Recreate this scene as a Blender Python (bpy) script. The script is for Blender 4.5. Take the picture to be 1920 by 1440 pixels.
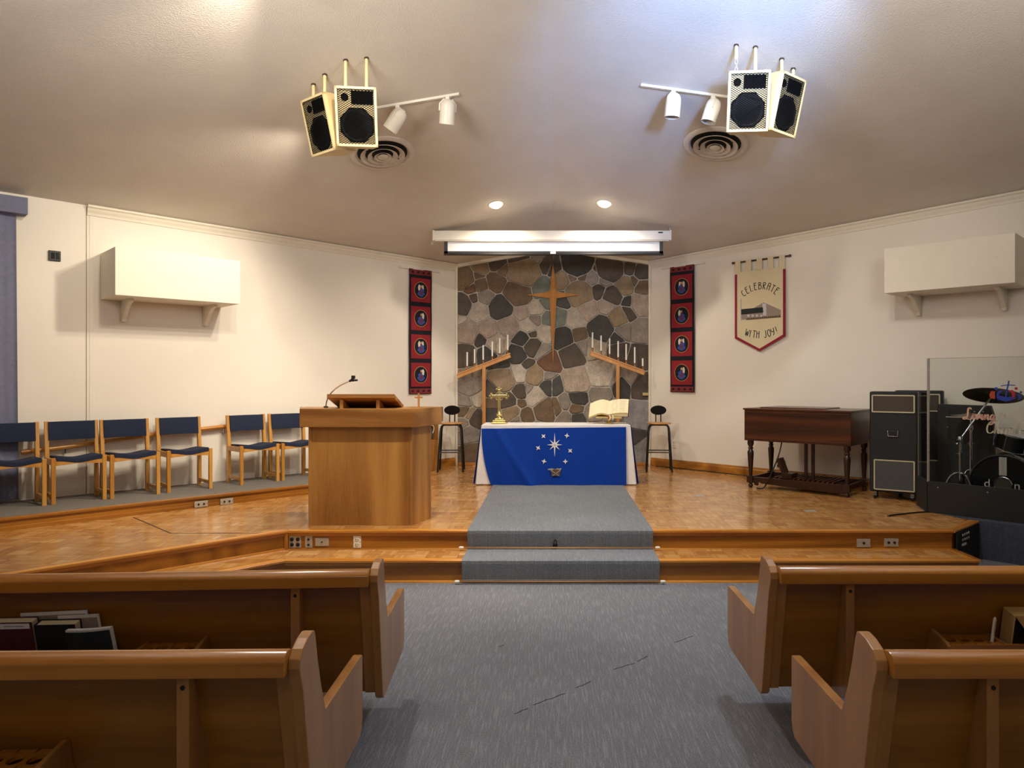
import bpy, bmesh, math, random
from mathutils import Vector, Matrix
random.seed(7)
R = math.radians
scene = bpy.context.scene
for o in list(bpy.data.objects):
    bpy.data.objects.remove(o)
COL = scene.collection
S2 = math.sqrt(0.5)

# ------------------------------------------------------------------ camera
F, CX, CY, EYE = 1330.0, 1037.0, 712.0, 1.6
cam_d = bpy.data.cameras.new('camera')
cam = bpy.data.objects.new('camera', cam_d)
COL.objects.link(cam)
cam.location = (0, 0, EYE)
cam.rotation_euler = (R(90), 0, 0)
cam_d.sensor_fit = 'HORIZONTAL'
cam_d.sensor_width = 36
cam_d.lens = F / 1920 * 36
cam_d.shift_x = -(CX - 960) / 1920
cam_d.shift_y = -(720 - CY) / 1920
cam_d.clip_start = 0.05
scene.camera = cam

# ------------------------------------------------------------------ world, exposure
world = bpy.data.worlds.new('world')
scene.world = world
world.use_nodes = True
world.node_tree.nodes['Background'].inputs[0].default_value = (0.5, 0.55, 0.62, 1)
world.node_tree.nodes['Background'].inputs[1].default_value = 0.3
vs = scene.view_settings
vs.view_transform = 'Standard'
vs.look = 'None'
vs.gamma = 1
vs.use_curve_mapping = False
vs.exposure = 0.08

WARM = (1.0, 0.88, 0.70)
NEUT = (1.0, 0.93, 0.83)
COOL = (0.62, 0.78, 1.0)


def light(name, kind, loc, power, color, target=None, size=0.1, spot=60, blend=0.5, shape='DISK', sy=None):
    d = bpy.data.lights.new(name, kind)
    d.energy = power
    d.color = color
    if kind == 'AREA':
        d.shape = shape
        d.size = size
        if sy:
            d.size_y = sy
    else:
        d.shadow_soft_size = size
    if kind == 'SPOT':
        d.spot_size = R(spot)
        d.spot_blend = blend
    o = bpy.data.objects.new(name, d)
    o.location = loc
    if target is not None:
        v = Vector(target) - Vector(loc)
        o.rotation_euler = v.to_track_quat('-Z', 'Y').to_euler()
    COL.objects.link(o)
    return o


# unseen uplights added over the pews to fill the ceiling
for x in (-2.3, 2.3):
    light('fill_pendant', 'SPOT', (x, 2.3, 3.24), 350, (1.0, .94, .88), (x * .7, 4.2, 5.2), 0.5, 165, 1.0)
light('rear_fill', 'AREA', (0, -2.2, 5.2), 35, NEUT, (0, -1.4, 0), 1.0)  # added soft fill behind the camera, raises ambient on the pew backs
# the two banks of flood heads hung just ahead of the pews
light('flood_light', 'SPOT', (-1.25, 4.5, 4.26), 300, WARM, (-1.9, 7.6, 0.6), 0.07, 105, 0.7)
light('flood_light', 'SPOT', (1.30, 4.5, 4.26), 240, NEUT, (0.9, 8.0, 0.5), 0.07, 105, 0.7)
light('flood_light', 'SPOT', (-1.75, 4.5, 4.26), 270, WARM, (-5.2, 7.0, 1.7), 0.07, 70, 0.6)
light('flood_light', 'SPOT', (1.75, 4.5, 4.26), 150, NEUT, (3.6, 9.0, 1.7), 0.07, 64, 0.7)
light('aisle_light', 'SPOT', (-1.5, 4.5, 4.26), 150, NEUT, (-.6, 3.6, 0), 0.1, 95, 0.9)
light('aisle_light', 'SPOT', (1.5, 4.5, 4.26), 150, (.86, .92, 1.0), (.6, 3.6, 0), 0.1, 95, 0.9)
light('up_light', 'SPOT', (-1.7, 2.5, 3.3), 160, WARM, (-1.5, 5.2, 4.32), 0.2, 50, 1.0)
light('up_light', 'SPOT', (1.45, 2.5, 3.3), 1050, (0.22, 0.45, 1.0), (1.2, 5.35, 4.36), 0.2, 50, 1.0)


# ------------------------------------------------------------------ helpers
def lin(h):
    h = h.lstrip('#')
    r = []
    for i in (0, 2, 4):
        c = int(h[i:i + 2], 16) / 255
        r.append(c / 12.92 if c <= 0.04045 else ((c + 0.055) / 1.055) ** 2.4)
    return (r[0], r[1], r[2], 1)


def at(px, py, D):
    return Vector(((px - CX) / F * D, D, EYE + (CY - py) / F * D))


class N:
    def __init__(self, name):
        self.m = bpy.data.materials.new(name)
        self.m.use_nodes = True
        self.t = self.m.node_tree
        self.b = self.t.nodes['Principled BSDF']

    def n(self, typ, **kw):
        nd = self.t.nodes.new(typ)
        for k, v in kw.items():
            if k.startswith('_'):
                setattr(nd, k[1:], v)
            else:
                nd.inputs[k.replace('_', ' ')].default_value = v
        return nd

    def l(self, a, b):
        self.t.links.new(a, b)

    def ramp(self, fac, stops):
        r = self.n('ShaderNodeValToRGB')
        e = r.color_ramp.elements
        while len(e) < len(stops):
            e.new(0.5)
        for el, (p, c) in zip(e, stops):
            el.position = p
            el.color = c
        self.l(fac, r.inputs[0])
        return r.outputs[0]

    def bump(self, h, strength, dist=0.01):
        b = self.n('ShaderNodeBump', Strength=strength, Distance=dist)
        self.l(h, b.inputs['Height'])
        self.l(b.outputs[0], self.b.inputs['Normal'])

    def coord(self, scale=(1, 1, 1), rot=(0, 0, 0), out='Object'):
        tc = self.n('ShaderNodeTexCoord')
        mp = self.n('ShaderNodeMapping')
        mp.inputs['Scale'].default_value = scale
        mp.inputs['Rotation'].default_value = rot
        self.l(tc.outputs[out], mp.inputs[0])
        return mp.outputs[0]


def shade(c, f):
    return (min(1, c[0] * f), min(1, c[1] * f), min(1, c[2] * f), 1)


def plain(name, col, rough=0.5, metal=0.0, var=0.06, scale=12, bump=0.0, bscale=60, spec=None, emit=None, estr=0):
    a = N(name)
    c = lin(col) if isinstance(col, str) else col
    a.b.inputs['Roughness'].default_value = rough
    a.b.inputs['Metallic'].default_value = metal
    if spec is not None:
        a.b.inputs['Specular IOR Level'].default_value = spec
    co = a.coord()
    nz = a.n('ShaderNodeTexNoise', Scale=scale, Detail=3.0)
    a.l(co, nz.inputs['Vector'])
    a.l(a.ramp(nz.outputs[0], [(0.3, shade(c, 1 - var)), (0.7, shade(c, 1 + var))]), a.b.inputs['Base Color'])
    if bump:
        n2 = a.n('ShaderNodeTexNoise', Scale=bscale, Detail=2.0)
        a.l(co, n2.inputs['Vector'])
        a.bump(n2.outputs[0], bump)
    if emit:
        a.b.inputs['Emission Color'].default_value = lin(emit)
        a.b.inputs['Emission Strength'].default_value = estr
    return a.m


def wood(name, c1, c2, axis='x', rough=0.35, scale=1.0, rings=0.5, coat=0.15):
    a = N(name)
    k = 14 * scale
    lo = 1.1 * scale
    sc = {'x': (lo, k, k), 'y': (k, lo, k), 'z': (k, k, lo)}[axis]
    co = a.coord(sc)
    n1 = a.n('ShaderNodeTexNoise', Scale=1.0, Detail=4.0, Roughness=0.6, Distortion=0.8)
    a.l(co, n1.inputs['Vector'])
    co2 = a.coord(tuple(x * 7 for x in sc))
    n2 = a.n('ShaderNodeTexNoise', Scale=1.0, Detail=2.0)
    a.l(co2, n2.inputs['Vector'])
    co3 = a.coord(tuple(x * 0.16 for x in sc))
    n3 = a.n('ShaderNodeTexNoise', Scale=1.0, Detail=1.0)
    a.l(co3, n3.inputs['Vector'])
    mu = a.n('ShaderNodeMath', _operation='MULTIPLY')
    mu.inputs[1].default_value = 12.0
    a.l(n3.outputs[0], mu.inputs[0])
    fr = a.n('ShaderNodeMath', _operation='PINGPONG')
    fr.inputs[1].default_value = 1.0
    a.l(mu.outputs[0], fr.inputs[0])
    mx = a.n('ShaderNodeMix', _data_type='FLOAT')
    mx.inputs[0].default_value = rings
    a.l(n1.outputs[0], mx.inputs[2])
    a.l(fr.outputs[0], mx.inputs[3])
    mx2 = a.n('ShaderNodeMix', _data_type='FLOAT')
    mx2.inputs[0].default_value = 0.25
    a.l(mx.outputs[0], mx2.inputs[2])
    a.l(n2.outputs[0], mx2.inputs[3])
    a.l(a.ramp(mx2.outputs[0], [(0.3, lin(c1)), (0.7, lin(c2))]), a.b.inputs['Base Color'])
    a.b.inputs['Roughness'].default_value = rough
    a.b.inputs['Coat Weight'].default_value = coat
    a.b.inputs['Coat Roughness'].default_value = 0.2
    a.bump(n2.outputs[0], 0.08, 0.004)
    return a.m


def empty(name, loc=(0, 0, 0), rz=0.0):
    o = bpy.data.objects.new(name, None)
    o.location = loc
    o.rotation_euler = (0, 0, rz)
    o.empty_display_size = 0.1
    COL.objects.link(o)
    return o


def tag(o, label=None, cat=None, group=None, kind=None):
    if label:
        o['label'] = label
    if cat:
        o['category'] = cat
    if group:
        o['group'] = group
    if kind:
        o['kind'] = kind
    return o


class MB:
    def __init__(self):
        self.v, self.f = [], []
        self.uv = None

    def add(self, vs, fs, M=None):
        n = len(self.v)
        for p in vs:
            p = Vector(p)
            self.v.append(M @ p if M else p)
        for f in fs:
            self.f.append([i + n for i in f])
        return self

    def box(self, a, b, M=None):
        x0, x1 = sorted((a[0], b[0]))
        y0, y1 = sorted((a[1], b[1]))
        z0, z1 = sorted((a[2], b[2]))
        return self.add([(x0, y0, z0), (x1, y0, z0), (x1, y1, z0), (x0, y1, z0),
                         (x0, y0, z1), (x1, y0, z1), (x1, y1, z1), (x0, y1, z1)],
                        [(0, 3, 2, 1), (4, 5, 6, 7), (0, 1, 5, 4), (1, 2, 6, 5), (2, 3, 7, 6), (3, 0, 4, 7)], M)

    def prism(self, poly, h0, h1, axis='z', M=None):
        """extrude a 2-D polygon; axis z: (x,y), axis x: (y,z), axis y: (x,z)"""
        n = len(poly)

        def p3(p, h):
            return {'z': (p[0], p[1], h), 'x': (h, p[0], p[1]), 'y': (p[0], h, p[1])}[axis]
        vs = [p3(p, h0) for p in poly] + [p3(p, h1) for p in poly]
        fs = [list(range(n))[::-1], list(range(n, 2 * n))]
        for i in range(n):
            j = (i + 1) % n
            fs.append((i, j, n + j, n + i))
        return self.add(vs, fs, M)

    def bar(self, p, q, w, h, up=(0, 0, 1)):
        p, q = Vector(p), Vector(q)
        d = (q - p).normalized()
        u = Vector(up)
        s = d.cross(u)
        if s.length < 1e-4:
            s = d.cross(Vector((0, 1, 0)))
        s.normalize()
        u = s.cross(d)
        vs = []
        for e in (p, q):
            for a, b in ((-1, -1), (1, -1), (1, 1), (-1, 1)):
                vs.append(e + s * (a * w / 2) + u * (b * h / 2))
        return self.add(vs, [(0, 1, 2, 3), (7, 6, 5, 4), (0, 4, 5, 1), (1, 5, 6, 2), (2, 6, 7, 3), (3, 7, 4, 0)])

    def tube(self, pts, r, seg=10, closed=False):
        pts = [Vector(p) for p in pts]
        rs = r if isinstance(r, (list, tuple)) else [r] * len(pts)
        n = len(pts)
        prev = None
        rings = []
        for i, p in enumerate(pts):
            if closed:
                d = pts[(i + 1) % n] - pts[i - 1]
            else:
                d = pts[min(i + 1, n - 1)] - pts[max(i - 1, 0)]
            d.normalize()
            if prev is None:
                a = Vector((0, 0, 1)) if abs(d.z) < 0.9 else Vector((1, 0, 0))
                s = d.cross(a).normalized()
            else:
                s = (prev - d * prev.dot(d)).normalized()
            prev = s
            u = d.cross(s)
            rings.append([p + (s * math.cos(2 * math.pi * k / seg) + u * math.sin(2 * math.pi * k / seg)) * rs[i] for k in range(seg)])
        base = len(self.v)
        for rg in rings:
            self.v.extend(rg)
        m = n if closed else n - 1
        for i in range(m):
            i2 = (i + 1) % n
            for k in range(seg):
                k2 = (k + 1) % seg
                self.f.append([base + i * seg + k, base + i * seg + k2, base + i2 * seg + k2, base + i2 * seg + k])
        if not closed:
            self.f.append([base + k for k in range(seg)][::-1])
            self.f.append([base + (n - 1) * seg + k for k in range(seg)])
        return self

    def lathe(self, prof, seg=20, M=None, ring=False):
        vs, fs = [], []
        n = len(prof)
        for r, z in prof:
            for k in range(seg):
                a = 2 * math.pi * k / seg
                vs.append((max(r, 1e-4) * math.cos(a), max(r, 1e-4) * math.sin(a), z))
        for i in range(n - 1):
            for k in range(seg):
                k2 = (k + 1) % seg
                fs.append((i * seg + k, i * seg + k2, (i + 1) * seg + k2, (i + 1) * seg + k))
        if ring:
            for k in range(seg):
                k2 = (k + 1) % seg
                fs.append(((n - 1) * seg + k, (n - 1) * seg + k2, k2, k))
        else:
            fs.append(list(range(seg))[::-1])
            fs.append([(n - 1) * seg + k for k in range(seg)])
        return self.add(vs, fs, M)

    def grid(self, fn, nu, nv, thick=None):
        """surface fn(u,v) with u,v in 0..1, doubled at `thick` along its normal to make a solid sheet"""
        P = [[Vector(fn(i / nu, j / nv)) for i in range(nu + 1)] for j in range(nv + 1)]
        base = len(self.v)
        W = nu + 1
        for row in P:
            self.v.extend(row)
        for j in range(nv):
            for i in range(nu):
                self.f.append([base + j * W + i, base + j * W + i + 1, base + (j + 1) * W + i + 1, base + (j + 1) * W + i])
        if thick:
            off = Vector(thick)
            b2 = len(self.v)
            for row in P:
                self.v.extend([p + off for p in row])
            for j in range(nv):
                for i in range(nu):
                    self.f.append([b2 + (j + 1) * W + i, b2 + (j + 1) * W + i + 1, b2 + j * W + i + 1, b2 + j * W + i])
            edge = [i for i in range(W)] + [j * W + nu for j in range(1, nv + 1)] + [nv * W + i for i in range(nu - 1, -1, -1)] + [j * W for j in range(nv - 1, 0, -1)]
            for a, b in zip(edge, edge[1:] + edge[:1]):
                self.f.append([base + b, base + a, b2 + a, b2 + b])
        return self

    def mesh(self, name, mat, bevel=0.0, smooth=False, segs=2):
        bm = bmesh.new()
        vv = [bm.verts.new(p) for p in self.v]
        for f in self.f:
            try:
                bm.faces.new([vv[i] for i in f])
            except ValueError:
                pass
        bmesh.ops.recalc_face_normals(bm, faces=bm.faces)
        if bevel:
            es = [e for e in bm.edges if len(e.link_faces) == 2 and e.calc_face_angle(0) > 0.6]
            bmesh.ops.bevel(bm, geom=es, offset=bevel, segments=segs, affect='EDGES', profile=0.6, clamp_overlap=True)
        me = bpy.data.meshes.new(name)
        bm.to_mesh(me)
        bm.free()
        if smooth:
            for p in me.polygons:
                p.use_smooth = True
            try:
                me.set_sharp_from_angle(angle=R(40))
            except Exception:
                pass
        if mat:
            me.materials.append(mat)
        return me

    def build(self, name, mat, parent=None, bevel=0.0, smooth=False, loc=None, rz=0.0, segs=2):
        o = bpy.data.objects.new(name, self.mesh(name, mat, bevel, smooth, segs))
        COL.objects.link(o)
        if parent:
            o.parent = parent
        if loc is not None:
            o.location = loc
            o.rotation_euler = (0, 0, rz)
        return o


def box(name, a, b, mat, parent=None, bevel=0.0):
    return MB().box(a, b).build(name, mat, parent, bevel)


def struct(o):
    o['kind'] = 'structure'
    return o


def copy_tree(o, parent=None):
    c = o.copy()
    COL.objects.link(c)
    c.parent = parent
    for ch in list(o.children):
        copy_tree(ch, c)
    return c


def smooth_path(pts, k=6):
    pts = [Vector(p) for p in pts]
    out = []
    n = len(pts)
    for i in range(n - 1):
        p0, p1, p2, p3 = pts[max(i - 1, 0)], pts[i], pts[i + 1], pts[min(i + 2, n - 1)]
        for j in range(k):
            t = j / k
            out.append(0.5 * ((2 * p1) + (p2 - p0) * t + (2 * p0 - 5 * p1 + 4 * p2 - p3) * t * t + (3 * p1 - p0 - 3 * p2 + p3) * t ** 3))
    out.append(pts[-1])
    return out


def clip(poly, a, b, c):
    """keep a*x+b*y<=c"""
    out = []
    n = len(poly)
    for i in range(n):
        p, q = poly[i], poly[(i + 1) % n]
        dp, dq = a * p[0] + b * p[1] - c, a * q[0] + b * q[1] - c
        if dp <= 0:
            out.append(p)
        if (dp < 0 < dq) or (dq < 0 < dp):
            t = dp / (dp - dq)
            out.append((p[0] + (q[0] - p[0]) * t, p[1] + (q[1] - p[1]) * t))
    return out


def parea(poly):
    return 0.5 * sum(poly[i][0] * poly[(i + 1) % len(poly)][1] - poly[(i + 1) % len(poly)][0] * poly[i][1] for i in range(len(poly)))


# ------------------------------------------------------------------ materials
M = {}
M['ceiling'] = plain('ceiling_texture', '#d2cabf', 0.9, var=0.03, scale=3, bump=0.45, bscale=105)
M['wall'] = plain('cream_wall', '#ebe4d8', 0.75, var=0.025, scale=1.5, bump=0.03, bscale=30)
M['trimwhite'] = plain('trim_white', '#e4dccb', 0.5, var=0.02)
M['boxwhite'] = plain('box_white', '#ece4d2', 0.6, var=0.02)
M['oak'] = wood('oak_x', '#8a5316', '#bb7d2c', 'x', 0.3)
M['oak_y'] = wood('oak_y', '#8a5316', '#bb7d2c', 'y', 0.3)
M['oak_z'] = wood('oak_z', '#8a5316', '#b97a2b', 'z', 0.35)
M['nosing'] = wood('nosing_oak', '#a9681f', '#d1933f', 'x', 0.25)
M['riser'] = wood('riser_oak', '#7e4c12', '#ad7022', 'x', 0.35)
M['pulpit'] = wood('pulpit_oak', '#94602a', '#c28c48', 'z', 0.35, 0.8)
M['pulpit_x'] = wood('pulpit_oak_x', '#8d5a26', '#c48d4a', 'x', 0.35, 0.7, 0.7)
M['pew'] = wood('pew_oak', '#7c4d14', '#9c6822', 'x', 0.3, 0.9, 0.35)
M['pew_end'] = wood('pew_end_oak', '#8f5f30', '#b07d45', 'z', 0.3, 0.9, 0.35)
M['pew_rail'] = wood('pew_rail_oak', '#8d5518', '#b87a2e', 'x', 0.22, 0.7, 0.4, 0.35)
M['chairoak'] = wood('chair_oak', '#b0762a', '#cf9a4c', 'z', 0.35, 1.2, 0.3)
M['crossoak'] = wood('cross_oak', '#b67a3c', '#d49a5a', 'z', 0.4, 1.2, 0.3)
M['organ'] = wood('organ_walnut', '#2c1408', '#5a2e14', 'x', 0.3, 0.9, 0.4)
M['organdark'] = wood('organ_dark', '#1c0d06', '#38190c', 'z', 0.35, 1.2, 0.3)
M['navy'] = plain('navy_fabric', '#1d2740', 0.95, var=0.12, scale=140, bump=0.25, bscale=400)
M['bluecloth'] = plain('royal_blue_cloth', '#0a3a9c', 0.85, var=0.05, scale=6, bump=0.15, bscale=300, spec=0.2)
M['whitecloth'] = plain('white_cloth', '#e9e6e6', 0.85, var=0.03, bump=0.1, bscale=200)
M['curtain'] = plain('blue_grey_curtain', '#74778f', 0.95, var=0.08, scale=30, bump=0.2, bscale=250)
M['black'] = plain('black_plastic', '#0b0b0c', 0.45, var=0.1)
M['blackgloss'] = plain('black_gloss', '#0d0f12', 0.18, var=0.1)
M['blackboard'] = plain('black_board', '#171817', 0.6, var=0.15, scale=20, bump=0.1, bscale=90)
M['tolex'] = plain('black_tolex', '#14181c', 0.65, var=0.12, scale=200, bump=0.3, bscale=500)
M['grille'] = plain('brown_grille_cloth', '#4a4136', 0.85, var=0.2, scale=180, bump=0.2, bscale=400)
M['greygrille'] = plain('grey_grille_cloth', '#4b4c4c', 0.85, var=0.2, scale=180, bump=0.2, bscale=400)
M['piping'] = plain('cream_piping', '#c9bd9b', 0.5)
M['cream'] = plain('cream_paint', '#e2cf9d', 0.5, var=0.04, scale=6)
M['white'] = plain('white_enamel', '#e9e4d8', 0.35, var=0.02)
M['chrome'] = plain('chrome', '#c9ccd2', 0.15, 1.0, var=0.03)
M['steel'] = plain('brushed_steel_plate', '#bdb9b0', 0.4, 0.45, var=0.06, scale=40)
M['brass'] = plain('brass', '#dac98c', 0.28, 1.0, var=0.08)
M['copper'] = plain('copper_brass_rod', '#b98858', 0.3, 0.9, var=0.05)
M['bronze'] = plain('cymbal_bronze', '#6d5b3c', 0.3, 1.0, var=0.15, scale=30)
M['wax'] = plain('white_wax', '#f4f1ea', 0.4, var=0.01)
M['page'] = plain('book_page', '#efe3bf', 0.8, var=0.04, scale=25)
M['paper'] = plain('white_paper', '#dcdcdd', 0.8, var=0.03)
M['maroon'] = plain('maroon_cover', '#4a1420', 0.6, var=0.08)
M['darkcover'] = plain('black_cover', '#17100d', 0.55, var=0.2)
M['greencover'] = plain('green_photo_cover', '#24261a', 0.4, var=0.5, scale=14)
M['tan'] = plain('tan_paper', '#c9a66a', 0.7, var=0.06)
M['bookred'] = plain('red_ribbon', '#a33a48', 0.6)
M['bannerblack'] = plain('tapestry_black', '#14131f', 0.95, var=0.15, scale=60, bump=0.2, bscale=300)
M['bannerred'] = plain('tapestry_red', '#8c2029', 0.95, var=0.18, scale=70, bump=0.2, bscale=300)
M['bannerorange'] = plain('tapestry_rust', '#7d2a2c', 0.95, var=0.2, scale=90)
M['gold'] = plain('gold_thread', '#b08a4a', 0.7, var=0.1)
M['angelblue'] = plain('angel_blue', '#2f4fa0', 0.9, var=0.25, scale=60)
M['angelwing'] = plain('angel_wing', '#d8d2c4', 0.9, var=0.1)
M['angelplum'] = plain('angel_plum', '#6a2f4c', 0.9, var=0.25, scale=60)
M['skin'] = plain('angel_face', '#c99a78', 0.9)
M['banner'] = plain('banner_cream', '#dccfac', 0.9, var=0.03, scale=6, bump=0.1, bscale=200)
M['bannertrim'] = plain('banner_crimson', '#8e1230', 0.8, var=0.05)
M['ink'] = plain('dark_ink', '#1d2420', 0.8)
M['taupe'] = plain('taupe_felt', '#9a8a80', 0.9, var=0.06, scale=60)
M['lav'] = plain('pale_lavender_felt', '#c6c2c8', 0.9)
M['brown'] = plain('brown_felt', '#5d4636', 0.9, var=0.2, scale=80)
M['darkwood'] = plain('dark_turned_wood', '#3d2a1e', 0.4, var=0.15)
M['logoblue'] = plain('logo_blue', '#1f3aa8', 0.4)
M['logored'] = plain('logo_red', '#b0152c', 0.4)
M['logoorange'] = plain('logo_orange_red', '#a83a1c', 0.5)
M['vinylpink'] = plain('pale_pink_vinyl', '#e3b5a4', 0.25, 0.2, var=0.12, scale=14)
M['vinylpale'] = plain('pale_silver_vinyl', '#d3cdb8', 0.25, 0.2, var=0.1, scale=14)
M['lampglow'] = plain('lamp_glow', '#fff3da', 0.5, emit='#ffe9c0', estr=14)
M['headglow'] = plain('lamp_head_glow', '#fff3da', 0.5, emit='#fff0d4', estr=6)
M['vent'] = plain('vent_enamel', '#d2c8bc', 0.45, var=0.03)
M['dark'] = plain('dark_recess', '#15120f', 0.8)
M['ivory'] = plain('ivory_plastic', '#e2dcc4', 0.4)
M['silverpitcher'] = plain('pewter_pitcher', '#8d93a0', 0.3, 0.8)
M['screen'] = plain('screen_fabric', '#e4e6ea', 0.7, var=0.01)
M['blue_cushion'] = plain('pew_cushion_blue', '#27406e', 0.9, var=0.1, scale=100)
M['cone'] = plain('woofer_paper', '#1d1e21', 0.6, var=0.1)
M['mattblack'] = plain('matt_black', '#0a0a0b', 0.95, var=0.1, spec=0.1)
M['mic'] = plain('mic_black', '#101114', 0.4)

# carpet
def carpet(name, c1, c2, line):
    a = N(name)
    co = a.coord()
    v = a.n('ShaderNodeTexNoise', Scale=150.0, Detail=2.0, Roughness=0.7)
    a.l(co, v.inputs['Vector'])
    st = a.coord((110, 6, 1))
    n2 = a.n('ShaderNodeTexNoise', Scale=1.0, Detail=3.0, Roughness=0.7)
    a.l(st, n2.inputs['Vector'])
    big = a.n('ShaderNodeTexNoise', Scale=1.3, Detail=3.0)
    a.l(co, big.inputs['Vector'])
    base = a.ramp(v.outputs[0], [(0.3, lin(c1)), (0.7, lin(c2))])
    strk = a.ramp(n2.outputs[0], [(0.48, (0, 0, 0, 1)), (0.72, (1, 1, 1, 1))])
    mx = a.n('ShaderNodeMix', _data_type='RGBA')
    mx.inputs[7].default_value = lin(line)
    sm = a.n('ShaderNodeMath', _operation='MULTIPLY')
    sm.inputs[1].default_value = 0.5
    a.l(strk, sm.inputs[0])
    a.l(sm.outputs[0], mx.inputs[0])
    a.l(base, mx.inputs[6])
    m2 = a.n('ShaderNodeMix', _data_type='RGBA', _blend_type='MULTIPLY')
    m2.inputs[0].default_value = 0.5
    a.l(mx.outputs[2], m2.inputs[6])
    a.l(a.ramp(big.outputs[0], [(0.3, (0.8, 0.8, 0.8, 1)), (0.7, (1.1, 1.1, 1.1, 1))]), m2.inputs[7])
    a.l(m2.outputs[2], a.b.inputs['Base Color'])
    a.b.inputs['Roughness'].default_value = 1.0
    a.b.inputs['Specular IOR Level'].default_value = 0.1
    a.bump(v.outputs[0], 0.6, 0.01)
    return a.m


M['carpet'] = carpet('grey_carpet', '#5f6168', '#8b8d93', '#a9acb2')
M['runner'] = carpet('grey_runner', '#64686f', '#8f949b', '#979ba1')
M['choircarpet'] = carpet('taupe_carpet', '#6a655f', '#8b857e', '#8c867e')
M['drumcarpet'] = carpet('blue_grey_carpet', '#333743', '#575c6c', '#5a5f6e')

# parquet: five fingers a block, tone by finger
def parquet():
    a = N('parquet')
    uv = a.n('ShaderNodeUVMap')
    sp = a.n('ShaderNodeSeparateXYZ')
    a.l(uv.outputs[0], sp.inputs[0])
    m5 = a.n('ShaderNodeMath', _operation='MULTIPLY')
    m5.inputs[1].default_value = 5.0
    a.l(sp.outputs[1], m5.inputs[0])
    fl = a.n('ShaderNodeMath', _operation='FLOOR')
    a.l(m5.outputs[0], fl.inputs[0])
    frc = a.n('ShaderNodeMath', _operation='FRACT')
    a.l(m5.outputs[0], frc.inputs[0])
    geo = a.n('ShaderNodeNewGeometry')
    oi = a.n('ShaderNodeObjectInfo')
    ad = a.n('ShaderNodeMath', _operation='ADD')
    a.l(geo.outputs['Random Per Island'], ad.inputs[0])
    a.l(oi.outputs['Random'], ad.inputs[1])
    cb = a.n('ShaderNodeCombineXYZ')
    a.l(fl.outputs[0], cb.inputs[0])
    sc = a.n('ShaderNodeMath', _operation='MULTIPLY')
    sc.inputs[1].default_value = 91.7
    a.l(ad.outputs[0], sc.inputs[0])
    a.l(sc.outputs[0], cb.inputs[1])
    wn = a.n('ShaderNodeTexWhiteNoise', _noise_dimensions='2D')
    a.l(cb.outputs[0], wn.inputs['Vector'])
    wb = a.n('ShaderNodeTexWhiteNoise', _noise_dimensions='1D')
    a.l(sc.outputs[0], wb.inputs['W'])
    mx = a.n('ShaderNodeMix', _data_type='FLOAT')
    mx.inputs[0].default_value = 0.5
    a.l(wn.outputs['Value'], mx.inputs[2])
    a.l(wb.outputs['Value'], mx.inputs[3])
    col = a.ramp(mx.outputs[0], [(0.1, lin('#a9743d')), (0.5, lin('#bb874c')), (0.95, lin('#d0a468'))])
    # thin dark joint between fingers
    ju = a.n('ShaderNodeMath', _operation='COMPARE')
    ju.inputs[1].default_value = 0.0
    ju.inputs[2].default_value = 0.05
    a.l(frc.outputs[0], ju.inputs[0])
    m2 = a.n('ShaderNodeMix', _data_type='RGBA', _blend_type='MULTIPLY')
    a.l(ju.outputs[0], m2.inputs[0])
    a.l(col, m2.inputs[6])
    m2.inputs[7].default_value = (0.82, 0.78, 0.74, 1)
    a.l(m2.outputs[2], a.b.inputs['Base Color'])
    a.b.inputs['Roughness'].default_value = 0.24
    a.b.inputs['Coat Weight'].default_value = 0.3
    a.b.inputs['Coat Roughness'].default_value = 0.12
    co = a.coord()
    nz = a.n('ShaderNodeTexNoise', Scale=5.0, Detail=2.0)
    a.l(co, nz.inputs['Vector'])
    a.bump(nz.outputs[0], 0.02, 0.01)
    return a.m


M['parquet'] = parquet()

# fieldstone: tone from the stone's own colour
def stone_mat():
    a = N('field_stone')
    oi = a.n('ShaderNodeObjectInfo')
    tc = a.n('ShaderNodeTexCoord')
    n1 = a.n('ShaderNodeTexNoise', Scale=5.0, Detail=5.0, Roughness=0.65, Distortion=0.4)
    a.l(tc.outputs['Object'], n1.inputs['Vector'])
    n2 = a.n('ShaderNodeTexNoise', Scale=45.0, Detail=3.0)
    a.l(tc.outputs['Object'], n2.inputs['Vector'])
    m = a.n('ShaderNodeMix', _data_type='RGBA', _blend_type='MULTIPLY')
    m.inputs[0].default_value = 1.0
    a.l(oi.outputs['Color'], m.inputs[6])
    a.l(a.ramp(n1.outputs[0], [(0.25, (0.62, 0.6, 0.58, 1)), (0.75, (1.45, 1.42, 1.36, 1))]), m.inputs[7])
    m2 = a.n('ShaderNodeMix', _data_type='RGBA', _blend_type='MULTIPLY')
    m2.inputs[0].default_value = 1.0
    a.l(m.outputs[2], m2.inputs[6])
    a.l(a.ramp(n2.outputs[0], [(0.3, (0.82, 0.82, 0.82, 1)), (0.7, (1.15, 1.15, 1.15, 1))]), m2.inputs[7])
    a.l(m2.outputs[2], a.b.inputs['Base Color'])
    a.b.inputs['Roughness'].default_value = 0.75
    a.bump(n1.outputs[0], 0.35, 0.03)
    return a.m


M['stone'] = stone_mat()
M['mortar'] = plain('mortar', '#b8b3a8', 0.95, var=0.12, scale=20, bump=0.4, bscale=60)

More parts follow.
